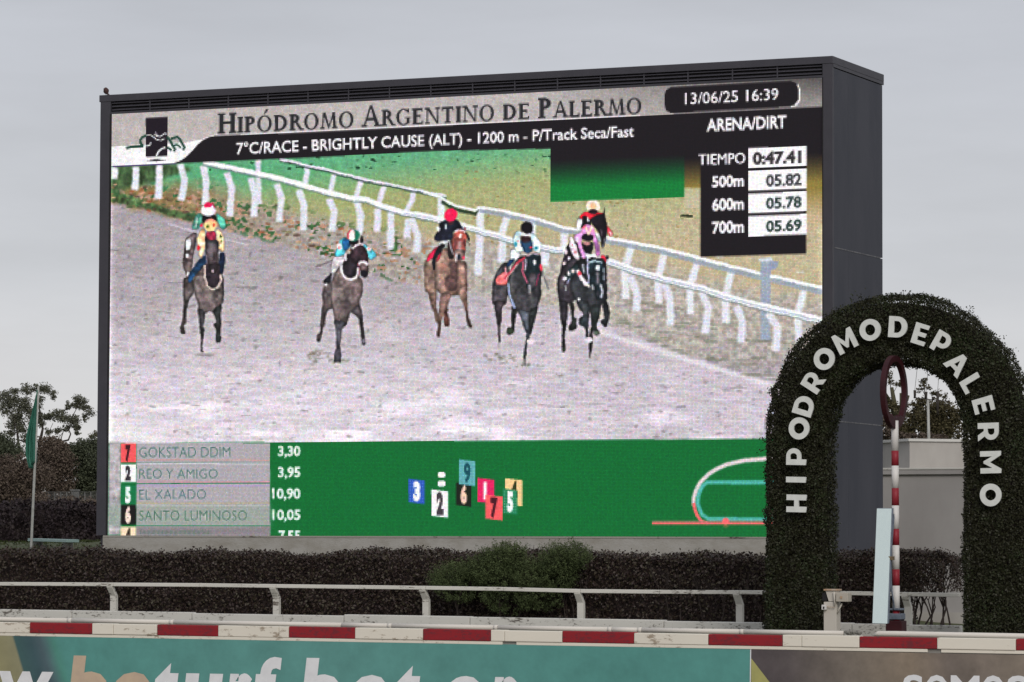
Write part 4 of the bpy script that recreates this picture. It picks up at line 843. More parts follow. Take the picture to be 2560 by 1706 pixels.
# kerb under the rail, cast in lengths
KY = 49.5
kx = [-130, 180, 480, 860, 1175, 1660, 1925, 2130, 2215, 2400]
kerb = empty('concrete_kerb', (at(1280, 1540, KY).x, KY, .9)); tag(kerb, 'patchy whitewashed concrete kerb under the bent rail posts', 'kerb')
for a, b in zip(kx[:-1], kx[1:]):
    p, q = at(a, base_y(a), KY), at(b-1.5, base_y(b), KY); jz = random.uniform(-.01, .012)
    MB().box(p.x, q.x, KY, KY+.16, p.z-.18+jz, p.z+jz, (q.z-p.z)/(q.x-p.x)).build('kerb_length', M['white2'], kerb, bevel=.012)

# ------------------------------------------------------------------ red and white barrier, pipe and advertising panels
BY = 45.0
M['red'] = worn('weathered_red_paint', (.31, .018, .026), (.17, .022, .03), .72, 14, .55, (1, 1, 2), (.25, .010, .016))
M['cream'] = worn('weathered_cream_paint', (.80, .75, .65), (.36, .30, .23), .56, 9, .6, (.6, 1, 1.6), (.70, .66, .57))
M['wall'] = pmat('barrier_wall', (.3, .29, .27), (.2, .19, .17), 3, .9)
def blk_top(x): return 1556.5+(x-75)*.01680
def blk_h(x): return 26.5+(x-75)*.0008
barrier = empty('track_barrier', (at(1280, 1600, BY).x, BY+.2, 0)); tag(barrier, 'long low barrier painted in red and white blocks along the track', 'barrier')
edges_px = [-400, -235, -80, 75, 231, 393, 545, 722, 888, 1058, 1227, 1406, 1585, 1771, 1956.5, 2149, 2343, 2540, 2745, 2960]
for i, (a, b) in enumerate(zip(edges_px[:-1], edges_px[1:])):
    red = i % 2 == 1
    cuts = [a, b]
    for j_ in (284, 697, 1262, 2005):
        if a < j_ < b and not red: cuts = [a, j_, b]
    for c0, c1 in zip(cuts[:-1], cuts[1:]):
        p, q = at(c0, blk_top(c0), BY), at(c1-.6, blk_top(c1), BY); hz = p.z-at(c0, blk_top(c0)+blk_h(c0), BY).z
        dy = random.uniform(-.006, .006)
        MB().box(p.x, q.x-.003, BY+dy, BY+.17, p.z-hz, p.z+random.uniform(-.004, .006), (q.z-p.z)/(q.x-p.x)).build('painted_block', M['red'] if red else M['cream'], barrier, bevel=.009)
p, q = at(-400, blk_top(-400)+blk_h(0), BY), at(2960, blk_top(2960)+blk_h(2960), BY); sl = (q.z-p.z)/(q.x-p.x)
MB().box(p.x, q.x, BY+.03, BY+.5, -.2, p.z-.002, sl).build('wall_body', M['wall'], barrier)
ledge_px = [-400, 420, 700, 1255, 1290, 1660, 2318, 2352, 2960]
for a, b, off in zip(ledge_px[:-1], ledge_px[1:], (.028, .018, .006, .05, .004, 0, .05, 0)):
    if off == .05: continue
    P_, Q_ = at(a, blk_top(a)+blk_h(a), BY), at(b, blk_top(b)+blk_h(b), BY)
    MB().box(P_.x, Q_.x, BY+.01, BY+.1, P_.z-.045, P_.z-.003, (Q_.z-P_.z)/(Q_.x-P_.x)).build('lower_lip', M['cream'], barrier, bevel=.005)
# pipe in front of the kerb, in lengths
M['pipe'] = worn('dull_white_pipe', (.70, .66, .60), (.32, .28, .23), .36, 4, .5, (.5, 1, 1), (.62, .58, .53))
PY = 45.75
def pipe_y(x): return 1549+x*.0167
pipe = empty('white_pipe', (at(1000, 1560, PY).x, PY, 1.2)); tag(pipe, 'long white pipe lying along the top of the barrier, left of the winning post', 'pipe')
seg = [-400, 175, 430, 855, 975, 1240, 1525, 1600, 1855, 2110]
for a, b in zip(seg[:-1], seg[1:]):
    MB().tube([at(a, pipe_y(a), PY), at(b-1, pipe_y(b), PY)], .034, 12).build('pipe_length', M['pipe'], pipe, smooth=True)
    if b < 2100 and b != 855:
        MB().tube([at(b-5, pipe_y(b), PY), at(b+5, pipe_y(b), PY)], .037, 12).build('pipe_coupling', M['pipe'], pipe, smooth=True)
pipe2 = empty('white_pipe', (at(2400, 1585, PY).x, PY, 1.2)); tag(pipe2, 'short white pipe on the barrier starting at the foot of the winning post', 'pipe')
MB().tube([at(2186, 1588, PY), at(2196, pipe_y(2196)-1, PY), at(2240, pipe_y(2240)-1, PY), at(2960, pipe_y(2960)+1, PY)], [.02, .036, .038, .038], 12).build('pipe_length', M['pipe'], pipe2, smooth=True)
rub = MB()
for k in range(9):
    c = at(2116+k*4+random.uniform(-2, 2), 1583-random.uniform(0, 5), PY); r = random.uniform(.02, .04)
    rub.tube([c-Vector((r, 0, .3*r)), c, c+Vector((r, 0, .2*r))], [r*.5, r, r*.4], 6)
o = rub.build('rubble', M['wall']); tag(o, 'broken concrete rubble in the gap between the two white pipes', 'rubble')

# advertising panels on the barrier face
def slant_mat(name, stops, k, x0, scale, noise=.25):
    """printed slanting colour bands with weathering"""
    mt, N, L, B = nodes_of(name); B.inputs['Roughness'].default_value = .5; B.inputs['Specular IOR Level'].default_value = .3
    g = N.new('ShaderNodeTexCoord'); s_ = N.new('ShaderNodeSeparateXYZ'); L.new(g.outputs['Object'], s_.inputs[0])
    m1 = N.new('ShaderNodeMath'); m1.operation = 'MULTIPLY_ADD'; L.new(s_.outputs['Z'], m1.inputs[0]); m1.inputs[1].default_value = k; L.new(s_.outputs['X'], m1.inputs[2])
    m2 = N.new('ShaderNodeMapRange'); m2.inputs['From Min'].default_value = x0; m2.inputs['From Max'].default_value = x0+scale; L.new(m1.outputs[0], m2.inputs['Value'])
    rp = N.new('ShaderNodeValToRGB'); L.new(m2.outputs[0], rp.inputs[0]); el = rp.color_ramp.elements
    for i, (p, c) in enumerate(stops):
        e = el[i] if i < 2 else el.new(p); e.position = p; e.color = (*c, 1)
    n1 = N.new('ShaderNodeTexNoise'); n1.inputs['Scale'].default_value = 2.2; n1.inputs['Detail'].default_value = 7; n1.inputs['Roughness'].default_value = .65; L.new(g.outputs['Object'], n1.inputs['Vector'])
    r = N.new('ShaderNodeMapRange'); r.inputs['From Min'].default_value = .3; r.inputs['From Max'].default_value = .7; r.inputs['To Min'].default_value = 1-noise; r.inputs['To Max'].default_value = 1+noise; L.new(n1.outputs['Fac'], r.inputs['Value'])
    v = N.new('ShaderNodeVectorMath'); v.operation = 'SCALE'; L.new(rp.outputs[0], v.inputs[0]); L.new(r.outputs[0], v.inputs['Scale']); L.new(v.outputs[0], B.inputs['Base Color'])
    return mt
AY = BY+.012
def ad_top(x): return 1585.5+(x)*.0205
tealc = (.095, .295, .265)
xl = at(0, 1600, AY); kx_ = .36; px0 = xl.x+kx_*xl.z-1.0
M['teal'] = slant_mat('printed_teal_sheet', [(.0, (.03, .05, .06)), (.085, (.30, .28, .15)), (.1235, (.27, .26, .16)), (.125, (.055, .12, .12)), (.15, (.05, .10, .115)), (.165, (.075, .12, .14)), (.173, (.09, .17, .18)), (.187, (.085, .27, .22)), (.20, tealc), (.6, (.115, .305, .28)), (1.0, tealc)], kx_, px0, 10.0, .14)
M['grey_ad'] = slant_mat('printed_brown_sheet', [(.0, (.085, .07, .075)), (.12, (.10, .085, .085)), (.3, (.20, .17, .14)), (.45, (.25, .20, .15)), (.55, (.18, .15, .13)), (.75, (.24, .20, .16)), (1.0, (.2, .18, .16))], .12, at(1877, 1650, AY).x, 5.0, .28)
M['print_white'] = pmat('printed_white', (.80, .81, .83), (.72, .73, .75), 5, .5)
M['print_tan'] = pmat('printed_tan', (.58, .45, .32), (.52, .40, .30), 5, .5)
M['print_yellow'] = pmat('printed_yellow', (.42, .40, .14), (.36, .35, .13), 5, .5)
def panel(a, b, name, mat, label):
    P_, Q_ = at(a, ad_top(a), AY), at(b, ad_top(b), AY); s_ = (Q_.z-P_.z)/(Q_.x-P_.x)
    root = empty(name, ((P_.x+Q_.x)/2, AY, .1)); tag(root, label, 'banner', 'advertising banners on the barrier')
    dz = s_*(Q_.x-P_.x)
    MB().add([(P_.x, AY, .08), (Q_.x, AY, .08), (Q_.x, AY, P_.z+dz), (P_.x, AY, P_.z), (P_.x, AY+.017, .08), (Q_.x, AY+.017, .08), (Q_.x, AY+.017, P_.z+dz), (P_.x, AY+.017, P_.z)],
             [(0, 1, 2, 3), (5, 4, 7, 6), (4, 5, 1, 0), (3, 2, 6, 7), (0, 3, 7, 4), (1, 5, 6, 2)]).build('printed_sheet', mat, root)
    return root
ad1 = panel(-400, 1876, 'advertising_banner', M['teal'], 'teal banner with white and tan web address lettering under the red and white blocks')
ad2 = panel(1878, 2960, 'advertising_banner', M['grey_ad'], 'stained brown banner with a yellow diagonal stripe under the red and white blocks')
# letters of the two banners
def letter(ch, x0, x1, yb, em, mat, parent, bold=.035, shear=.12, Y=AY-.004):
    """one letter, base line at photo row yb, em size in photo pixels, fitted to the width x0..x1"""
    v, t = text_tris(ch, bold); me_ = bpy.data.meshes.new('letter')
    u = v[:, 0]-v[:, 0].min(); w0 = u.max(); sc_ = (at(1100, 1700, Y)-at(1000, 1700, Y)).x/100
    b0 = at(x0, yb, Y); wid = (at(x1, yb, Y)-b0).x
    zsc = (at(1000, 1600, Y).z-at(1000, 1700, Y).z)/100*em
    vv = [(b0.x+float(a)/w0*wid+shear*float(b)*zsc, Y, b0.z+float(b)*zsc-.0045*0) for a, b in zip(u, v[:, 1])]
    me_.from_pydata(vv, [], [tuple(int(i) for i in f) for f in t]); me_.update()
    return link('letter', me_, mat, parent)
EM = 172/ .94
BL = 1762
lt = 'w', -22, 118, 'print_white'
dzx = .0165
for ch, x0, x1, mm in (('w', -152, -14, 'print_white'), ('w', -12, 124, 'print_white'), ('.', 140, 162, 'print_white'), ('b', 170, 264, 'print_tan'), ('e', 278, 372, 'print_tan'), ('t', 380, 440, 'print_white'), ('u', 456, 548, 'print_white'), ('r', 566, 622, 'print_white'), ('f', 630, 690, 'print_white'), ('.', 700, 722, 'print_white'),
                       ('b', 752, 848, 'print_white'), ('e', 872, 966, 'print_white'), ('t', 984, 1044, 'print_white'), ('.', 1070, 1092, 'print_white'), ('a', 1118, 1206, 'print_white'), ('r', 1228, 1284, 'print_white')):
    letter(ch, x0, x1, BL+dzx*x0, EM, M[mm], ad1)
for ch, x0, x1 in (('S', 2258, 2308), ('O', 2314, 2370), ('M', 2377, 2449), ('O', 2455, 2511), ('S', 2518, 2570)):
    letter(ch, x0, x1, 1754+(x0-2258)*.012, 88, M['print_white'], ad2, .03, .0)
def flat(name, pts, mat, parent, Y):
    MB().add([at(x, y, Y) for x, y in pts], [tuple(range(len(pts)))]).build(name, mat, parent)
flat('yellow_stripe', [(1878, 1646), (1924, 1706), (1990, 1790), (1916, 1790), (1880, 1740), (1878, 1697)], M['print_yellow'], ad2, AY-.003)
flat('sheet_edge', [(1875.5, ad_top(1876)), (1878, ad_top(1876)), (1876, 1800), (1873, 1800)], M['print_white'], ad1, AY-.006)

# ------------------------------------------------------------------ leafy arch with white letters
YA, AD = 47.5, .52
C_ = at(2233.5, 1081, YA); sp = (at(2233, 1000, YA).z-at(2233, 1100, YA).z)/100
Ro, Ri, Rl = 342*sp, 179*sp, 263*sp
M['arch_leaf'] = leafmat('arch_leaf', [(.0, (0.0138, 0.0132, 0.0077)), (.35, (0.0224, 0.0222, 0.0121)), (.55, (0.0293, 0.0303, 0.0146)), (.72, (0.0276, 0.0405, 0.0156)), (.88, (0.0396, 0.0587, 0.0233)), (1.0, (0.1119, 0.1416, 0.0819))], .5, 3.0, lump=.68, spec=.2)
arch = empty('topiary_arch', (C_.x, YA+AD/2, 1.0)); tag(arch, 'dark leafy arch with white letters standing over the winning post', 'arch')
def arch_outline(ro, ri, zb=.95, n=28):
    t = np.linspace(0, math.pi, n)
    o = [(C_.x+ro, zb)]+[(C_.x+ro*math.cos(a), C_.z+ro*math.sin(a)) for a in t]+[(C_.x-ro, zb)]
    i = [(C_.x-ri, zb)]+[(C_.x-ri*math.cos(a), C_.z+ri*math.sin(a)) for a in t]+[(C_.x+ri, zb)]
    return o, i
o_, i_ = arch_outline(Ro-.09, Ri+.08)
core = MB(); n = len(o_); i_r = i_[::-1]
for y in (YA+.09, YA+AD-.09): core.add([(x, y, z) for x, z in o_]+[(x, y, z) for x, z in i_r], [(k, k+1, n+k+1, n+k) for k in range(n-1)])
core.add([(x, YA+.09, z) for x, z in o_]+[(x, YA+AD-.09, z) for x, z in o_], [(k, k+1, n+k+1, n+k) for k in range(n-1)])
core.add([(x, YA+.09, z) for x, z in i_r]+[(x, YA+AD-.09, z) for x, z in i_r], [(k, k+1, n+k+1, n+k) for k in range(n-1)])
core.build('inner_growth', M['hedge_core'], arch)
rg = np.random.default_rng(77); NL = 130000
leg = C_.z-.95; W_ = Ro-Ri; tot = 2*leg+math.pi*Rl
s_ = rg.random(NL)*tot; face = rg.choice(4, NL, p=[.52, .22, .18, .08])      # front, outer, inner, back
rho = rg.uniform(Ri, Ro, NL); rho = np.where(face == 1, Ro, np.where(face == 2, Ri, rho))
yy = rg.uniform(0, AD, NL); yy = np.where(face == 0, 0, np.where(face == 3, AD, yy))
ang = np.clip((s_-leg)/Rl, 0, math.pi); down = np.where(s_ < leg, leg-s_, np.where(s_ > leg+math.pi*Rl, s_-leg-math.pi*Rl, 0))
ux, uz = -np.cos(ang), np.sin(ang)                                  # outward direction at this place
bul = .016*lumps(s_*1.6, rho*2+yy*2)+.012*np.sin(s_*17+rho*13)*np.sin(rho*21+s_*5)+rg.normal(0, .02, NL)
tuft = (np.sin(s_*3.7+1)+np.sin(s_*8.1+.4)) > 1.45
bul = bul+np.where((face == 1) & tuft, rg.random(NL)*.07, 0)
nx_ = np.where(face == 1, ux, np.where(face == 2, -ux, 0)); nz_ = np.where(face == 1, uz, np.where(face == 2, -uz, 0)); ny_ = np.where(face == 0, -1, np.where(face == 3, 1, 0))
rr = rho+np.where(face == 1, bul, np.where(face == 2, -bul, 0))
# round the edges a little
edge_d = np.minimum(rho-Ri, Ro-rho); yoff = np.where(face == 0, -bul*.8+np.clip(.08-edge_d, 0, .08)*.7, np.where(face == 3, bul, 0))
rr = rr-np.where(face == 1, np.clip(.09-np.minimum(yy, AD-yy), 0, .09)*.9, 0)+np.where(face == 2, np.clip(.09-np.minimum(yy, AD-yy), 0, .09)*.9, 0)
Pa = np.stack([C_.x+rr*ux, YA+yy+yoff, C_.z+rr*uz-down], 1); Na = np.stack([nx_, ny_, nz_], 1).astype(float)
sprig = []
for k in range(38):
    s0 = rg.uniform(leg*.6, tot-leg*.6); a0 = min(max((s0-leg)/Rl, 0), math.pi); d0 = leg-s0 if s0 < leg else max(0, s0-leg-math.pi*Rl)
    L_ = rg.uniform(.06, .16); y0 = YA+rg.uniform(.0, AD)
    for j in range(14):
        r_ = Ro+L_*rg.random(); sprig.append((C_.x-r_*math.cos(a0+rg.normal(0, .03)), y0+rg.normal(0, .03), C_.z+r_*math.sin(a0)-d0+rg.normal(0, .02)))
leaf_mesh('foliage', np.concatenate([Pa, np.array(sprig)]), .034, M['arch_leaf'], arch, np.concatenate([Na, np.zeros((len(sprig), 3))]), .8, .62, 5)
# letters
T_ = .27
def arc(cx, cz, rx, rz, a0, a1, n=14): return [(cx+rx*math.cos(math.radians(a0+(a1-a0)*k/(n-1))), cz+rz*math.sin(math.radians(a0+(a1-a0)*k/(n-1)))) for k in range(n)]
AG = {
 'H': (.84, [[(0, 0), (T_, 0), (T_, .38), (.84-T_, .38), (.84-T_, 0), (.84, 0), (.84, 1), (.84-T_, 1), (.84-T_, .61), (T_, .61), (T_, 1), (0, 1)]]),
 'I': (T_, [[(0, 0), (T_, 0), (T_, 1), (0, 1)]]),
 'L': (.66, [[(0, 0), (.66, 0), (.66, .21), (T_, .21), (T_, 1), (0, 1)]]),
 'E': (.70, [[(0, 0), (.70, 0), (.70, .205), (T_, .205), (T_, .4), (.64, .4), (.64, .6), (T_, .6), (T_, .795), (.69, .795), (.69, 1), (0, 1)]]),
 'M': (1.04, [[(0, 0), (T_-.02, 0), (T_-.02, .58), (.47, .16), (.57, .16), (1.04-T_+.02, .58), (1.04-T_+.02, 0), (1.04, 0), (1.04, 1), (.84, 1), (.52, .46), (.20, 1), (0, 1)]]),
 'A': (1.02, [[(0, 0), (.26, 0), (.335, .2), (.685, .2), (.76, 0), (1.02, 0), (.64, 1), (.38, 1)], [(.40, .385), (.62, .385), (.51, .70)]]),
 'O': (1.06, [arc(.53, .5, .53, .52, 0, 351, 40), arc(.53, .5, .255, .265, 0, 351, 32)]),
 'D': (.92, [[(0, 0)]+arc(.42, .5, .5, .5, -90, 90, 20)+[(0, 1)], [(T_, .22)]+arc(.42, .5, .23, .28, -90, 90, 16)+[(T_, .78)]]),
 'P': (.80, [[(0, 0), (T_, 0), (T_, .25)]+arc(.42, .625, .38, .375, -90, 90, 18)+[(0, 1)], [(T_, .455)]+arc(.42, .63, .145, .175, -90, 90, 12)+[(T_, .805)]]),
 'R': (.84, [[(0, 0), (T_, 0), (T_, .29), (.38, .29), (.58, 0), (.86, 0), (.63, .33)]+arc(.42, .635, .38, .365, -45, 90, 16)+[(0, 1)], [(T_, .475)]+arc(.42, .64, .145, .165, -90, 90, 12)+[(T_, .805)]])}
M['letter'] = pmat('letter_white', (.72, .74, .71), (.62, .64, .61), 3, .5, lo=.35, hi=.7)
_gm = {}
def glyph(ch):
    if ch not in _gm:
        w, loops = AG[ch]
        cu = bpy.data.curves.new('letter', 'CURVE'); cu.dimensions = '2D'; cu.fill_mode = 'BOTH'; cu.extrude = .05
        for l in loops:
            sp_ = cu.splines.new('POLY'); sp_.points.add(len(l)-1); sp_.use_cyclic_u = True
            for p_, (x, z) in zip(sp_.points, l): p_.co = (x-w/2, z-.5, 0, 1)
        ob = bpy.data.objects.new('letter', cu); col.objects.link(ob)
        dg = bpy.context.evaluated_depsgraph_get(); me_ = bpy.data.meshes.new_from_object(ob.evaluated_get(dg)); me_.name = 'letter'
        bpy.data.objects.remove(ob); bpy.data.curves.remove(cu); me_.materials.clear(); me_.materials.append(M['letter']); _gm[ch] = me_
    return _gm[ch]
LS = .283
for ch, x, y in (('H', 1991.5, 1259), ('I', 1990.4, 1199.6), ('P', 1991, 1142), ('O', 1998, 1071.5), ('D', 2010, 1015), ('R', 2033, 955), ('O', 2061, 898), ('M', 2113, 853), ('O', 2175.8, 825.3), ('D', 2245.3, 818), ('E', 2301, 836), ('P', 2354, 857), ('A', 2394, 910), ('L', 2429, 959), ('E', 2459, 1013), ('R', 2471, 1080), ('M', 2477, 1156), ('O', 2477, 1238)):
    YL = YA-.115
    p = at(x, y, YL); d = Vector((p.x-C_.x, 0, p.z-C_.z))
    if d.z < 0: d = Vector((d.x, 0, 0))
    a0 = math.atan2(d.x, d.z)
    if abs(a0) > 1.35: a0 = math.copysign(1.35+(abs(a0)-1.35)*.9, a0)
    up = Vector((math.sin(a0), 0, math.cos(a0))); rt = Vector((math.cos(a0), 0, -math.sin(a0)))
    o = bpy.data.objects.new('letter', glyph(ch)); col.objects.link(o)
    mm = Matrix((rt*LS, up*LS, Vector((0, -1, 0))*LS)).transposed().to_4x4(); mm.translation = p
    o.parent = arch; o.matrix_parent_inverse = Matrix.Translation(-arch.location); o.matrix_basis = mm

# ------------------------------------------------------------------ winning post with ring
PYY = 47.15
M['post_white'] = worn('post_white_paint', (.72, .70, .68), (.3, .26, .22), .34, 16, .5)
M['post_red'] = worn('post_red_paint', (.28, .022, .035), (.34, .12, .11), .42, 16, .5)
M['maroon'] = pmat('dark_red_ring', (.028, .004, .007), (.045, .006, .010), 4, .6, spec=.3)
M['iron'] = pmat('blue_grey_iron', (.16, .19, .24), (.10, .12, .16), 14, .5)
pb = at(2241, 1590, PYY); pt = at(2237, 1060, PYY)
wpost = empty('winning_post', (pb.x, PYY, .9)); tag(wpost, 'red and white striped winning post carrying a dark red ring', 'post')
def on_post(y): t = (y-1060)/(1590-1060); return pt.lerp(pb, t)
bands = [(1052, 'post_white'), (1127.5, 'post_red'), (1165, 'post_white'), (1221, 'post_red'), (1264.7, 'post_white'), (1323, 'post_red'), (1364, 'post_white'), (1424, 'post_red'), (1465, 'post_white'), (1523, 'post_red'), (1640, None)]
for (a, mname), (b, _) in zip(bands[:-1], bands[1:]):
    MB().tube([on_post(a), on_post((a+b)/2), on_post(b)], .0485, 18).build('painted_band', M[mname], wpost, smooth=True)
rc = at(2235, 981, PYY); R1 = 92*sp*.995; ringb = MB(); nseg = 48; vs = []; fs = []
for k in range(nseg):
    a = 2*math.pi*k/nseg; wv = .15 if math.sin(a) < -.8 else .085
    for (r, dx) in ((R1, -.035), (R1, .035), (R1-wv, .035), (R1-wv, -.035)):
        vs.append((rc.x+dx, PYY+r*math.cos(a)*1.0, rc.z+r*math.sin(a)))
for k in range(nseg):
    for j in range(4): fs.append((k*4+j, k*4+(j+1) % 4, ((k+1) % nseg)*4+(j+1) % 4, ((k+1) % nseg)*4+j))
ringb.add(vs, fs).build('ring', M['maroon'], wpost, bevel=.006)
bxp = on_post(1535)
cl = MB().box(bxp.x-.09, bxp.x+.10, PYY-.085, PYY+.09, at(2241, 1549, PYY).z, at(2241, 1534, PYY).z).build('lower_clamp', M['iron'], wpost, bevel=.01)
MB().box(bxp.x-.08, bxp.x+.09, PYY-.075, PYY+.08, at(2241, 1526, PYY).z, at(2241, 1521, PYY).z).build('upper_clamp', M['iron'], wpost, bevel=.006)
MB().box(bxp.x-.11, bxp.x+.11, PYY-.11, PYY+.11, .95, at(2241, 1552, PYY).z).build('base_block', M['maroon'], wpost, bevel=.01)

# tilted mirror beside the post
M['mirror'] = None
mt, N, L, B = nodes_of('dusty_mirror'); B.inputs['Base Color'].default_value = (.84, .94, .87, 1); B.inputs['Metallic'].default_value = .95; B.inputs['Roughness'].default_value = .12
g = N.new('ShaderNodeTexCoord'); n1 = N.new('ShaderNodeTexNoise'); n1.inputs['Scale'].default_value = 28; n1.inputs['Detail'].default_value = 6; L.new(g.outputs['Object'], n1.inputs['Vector'])
r_ = N.new('ShaderNodeMapRange'); r_.inputs['From Min'].default_value = .35; r_.inputs['From Max'].default_value = .8; r_.inputs['To Min'].default_value = .1; r_.inputs['To Max'].default_value = .22; L.new(n1.outputs['Fac'], r_.inputs['Value']); L.new(r_.outputs[0], B.inputs['Roughness'])
M['mirror'] = mt
mtop0, mtop1 = at(2192.3, 1272, 47.02), at(2229, 1272, 47.06); mbot0, mbot1 = at(2181, 1558.5, 46.72), at(2218, 1559.5, 46.76)
mir = empty('mirror_panel', (mbot0.lerp(mbot1, .5).x, 46.9, mbot0.z)); tag(mir, 'tall narrow tilted mirror standing against the striped winning post', 'mirror')
MB().prism([mbot0, mbot1, mtop1, mtop0], (0, .006, .001)).build('glass', M['mirror'], mir)
dn = Vector((0, .012, .002))
MB().prism([mbot0+dn+Vector((-.004, 0, 0)), mbot1+dn+Vector((.012, 0, 0)), mtop1+dn+Vector((.012, 0, 0)), mtop0+dn+Vector((-.004, 0, 0))], (0, .035, .005)).build('backing_frame', M['iron'], mir)
MB().tube([mtop1+Vector((.02, .06, -.02)), at(2226, 1400, 47.0), at(2220, 1545, 46.95)], .010, 6).build('support_rod', M['iron'], mir)
hb = at(2228, 1396, 46.96); MB().box(hb.x-.035, hb.x+.035, 46.93, 47.0, hb.z-.025, hb.z+.025).build('hinge_bracket', pmat('rusty_bracket', (.2, .16, .09), (.12, .08, .05), 30, .8), mir, bevel=.005)
MB().tube([at(2227, 1400, 46.97), at(2228, 1470, 46.98), at(2233, 1500, 47.0), at(2236, 1524, 47.06)], .011, 6).build('strut', M['iron'], mir)

# finish camera on a whitewashed stump
CYY = 46.6
M['stump'] = worn('dirty_white_post', (.58, .54, .48), (.24, .15, .09), .46, 12, .7)
M['rust'] = pmat('rusty_cap', (.40, .26, .16), (.5, .42, .34), 18, .8)
c0, c1 = at(2059, 1505, CYY), at(2091, 1505, CYY)
fin = empty('camera_post', ((c0.x+c1.x)/2, CYY+.1, .9)); tag(fin, 'rust stained white stump carrying small boxes beside the left leg of the arch', 'post')
MB().box(c0.x, c1.x, CYY, CYY+.17, .9, c0.z).build('stump', M['stump'], fin, bevel=.008)
a0, a1, a2, a3 = at(2063, 1477, CYY), at(2092, 1477, CYY), at(2088, 1504, CYY), at(2071, 1504, CYY)
MB().prism([(p.x, CYY+.01, p.z) for p in (a3, a2, a1, a0)], (0, .14, 0)).build('tapered_head', M['stump'], fin, bevel=.004)
MB().box(a0.x-.02, a1.x+.015, CYY-.01, CYY+.16, a0.z, a0.z+.022).build('rusty_lid', M['rust'], fin, bevel=.003)
d0, d1 = at(2092, 1482, CYY), at(2122, 1505, CYY)
hs = MB().box(d0.x, d1.x, CYY-.04, CYY+.12, d1.z, d0.z).build('housing', worn('beige_housing', (.46, .42, .36), (.22, .18, .14), .4, 20, .6), fin, bevel=.008)
lp = at(2103, 1494, CYY-.042); MB().box(lp.x-.015, lp.x+.015, CYY-.05, CYY-.0415, lp.z-.015, lp.z+.015).build('lens_plate', M['rust'], hs)
MB().box(at(2054, 1480, CYY).x, a3.x-.03, CYY+.02, CYY+.13, at(2060, 1503, CYY).z, at(2060, 1482, CYY).z).build('dark_box', M['void'], fin, bevel=.005)
MB().tube([at(2087, 1516, CYY-.02), at(2085, 1480, CYY-.02)], .012, 8).build('mounting_pipe', M['stump'], fin, smooth=True)
MB().tube([at(2092, 1535, CYY+.02), at(2105, 1509, CYY+.02)], .011, 8).build('brace', M['stump'], fin, smooth=True)
MB().tube([at(2092, 1533, CYY+.04), at(2091, 1508, CYY+.04)], .009, 8).build('brace', M['stump'], fin, smooth=True)
e0 = at(2063, 1519, CYY); MB().box(e0.x-.035, e0.x+.03, CYY-.05, CYY-.003, e0.z-.03, e0.z+.035).build('socket_box', M['post_white'], fin, bevel=.006)
MB().box(e0.x-.012, e0.x+.006, CYY-.056, CYY-.051, e0.z-.018, e0.z+.012).build('socket_hole', M['void'], fin)
MB().tube([Vector((e0.x+.03, CYY-.02, e0.z+.01)), at(2078, 1518, CYY-.03), at(2088, 1519, CYY-.03)], .005, 6).build('cable', M['rust'], fin)

# ------------------------------------------------------------------ left: flagpole, flag, plank, grass
FLY = 84.0
M['pole_grey'] = pmat('pale_flagpole', (.42, .42, .40), (.34, .34, .32), 8, .5)
M['flag'] = pmat('green_cloth', (.05, .20, .145), (.022, .12, .085), 5, .8, stretch=(6, 6, .6))
fb, ft = at(78, 1366, FLY), at(96, 966, FLY)
fp = MB().tube([fb-Vector((0, 0, .3)), fb, fb.lerp(ft, .5), ft], [.036, .036, .034, .028], 10).build('flagpole', M['pole_grey'], smooth=True)
tag(fp, 'thin pale leaning flagpole on the grass left of the video board', 'flagpole')
fl = MB(); vs = []; fs = []; nr, nc = 26, 16; sw = (at(200, 1100, FLY).x-at(100, 1100, FLY).x)/100
rf = random.Random(4); ph = [rf.uniform(0, 6) for _ in range(4)]
for i in range(nr+1):
    t = i/nr; y = 978+t*180; p0 = at(97-18*(y-966)/400-1, y, FLY); wd = (3+13.5*min(1, t*1.7))*sw*(1 if t < .85 else 1-.45*(t-.85)/.15)
    for j in range(nc+1):
        u = j/nc
        vs.append((p0.x-u*wd*(1+.06*math.sin(9*t+ph[0]))+.02, FLY-.05-.12*math.sin(u*19+ph[1]+1.6*t)*min(1, t*2)-.03*math.sin(u*5+t*4), p0.z-.30*u*(t*.8+.1)*math.sin(min(1, t*1.4)*1.57)*.6+.03*math.sin(u*7)))
for i in range(nr):
    for j in range(nc): fs.append((i*(nc+1)+j, i*(nc+1)+j+1, (i+1)*(nc+1)+j+1, (i+1)*(nc+1)+j))
fo = fl.add(vs, fs).build('flag', M['flag'], smooth=True, fix=False); tag(fo, 'green flag hanging limp and folded from the flagpole', 'flag')
sm_ = fo.modifiers.new('thickness', 'SOLIDIFY'); sm_.thickness = .004
plank = empty('plank_bench', (at(130, 1352, 83).x, 83, at(130, 1360, 83).z)); tag(plank, 'pale turquoise plank lying low on the grass beside the flagpole', 'plank')
M['turq'] = worn('pale_turquoise_paint', (.36, .50, .47), (.2, .26, .24), .3, 6)
pl0, pl1 = at(84, 1346.5, 86.5), at(182, 1349, 80.5); dd = (pl1-pl0).normalized(); sd = dd.cross(Vector((0, 0, 1))).normalized()*.16
MB().prism([pl0-sd, pl1-sd, pl1+sd, pl0+sd], (0, 0, -.075)).build('board', M['turq'], plank, bevel=.008)
for t in (.12, .88):
    c = pl0.lerp(pl1, t); MB().box(c.x-.1, c.x+.1, c.y-.1, c.y+.1, c.z-.35, c.z-.078).build('support_block', M['wall'], plank, bevel=.01)
rgb = np.random.default_rng(31); ngr = 16000
gxs = rgb.uniform(-72, -41.6, ngr); gys = rgb.uniform(74, 93, ngr)
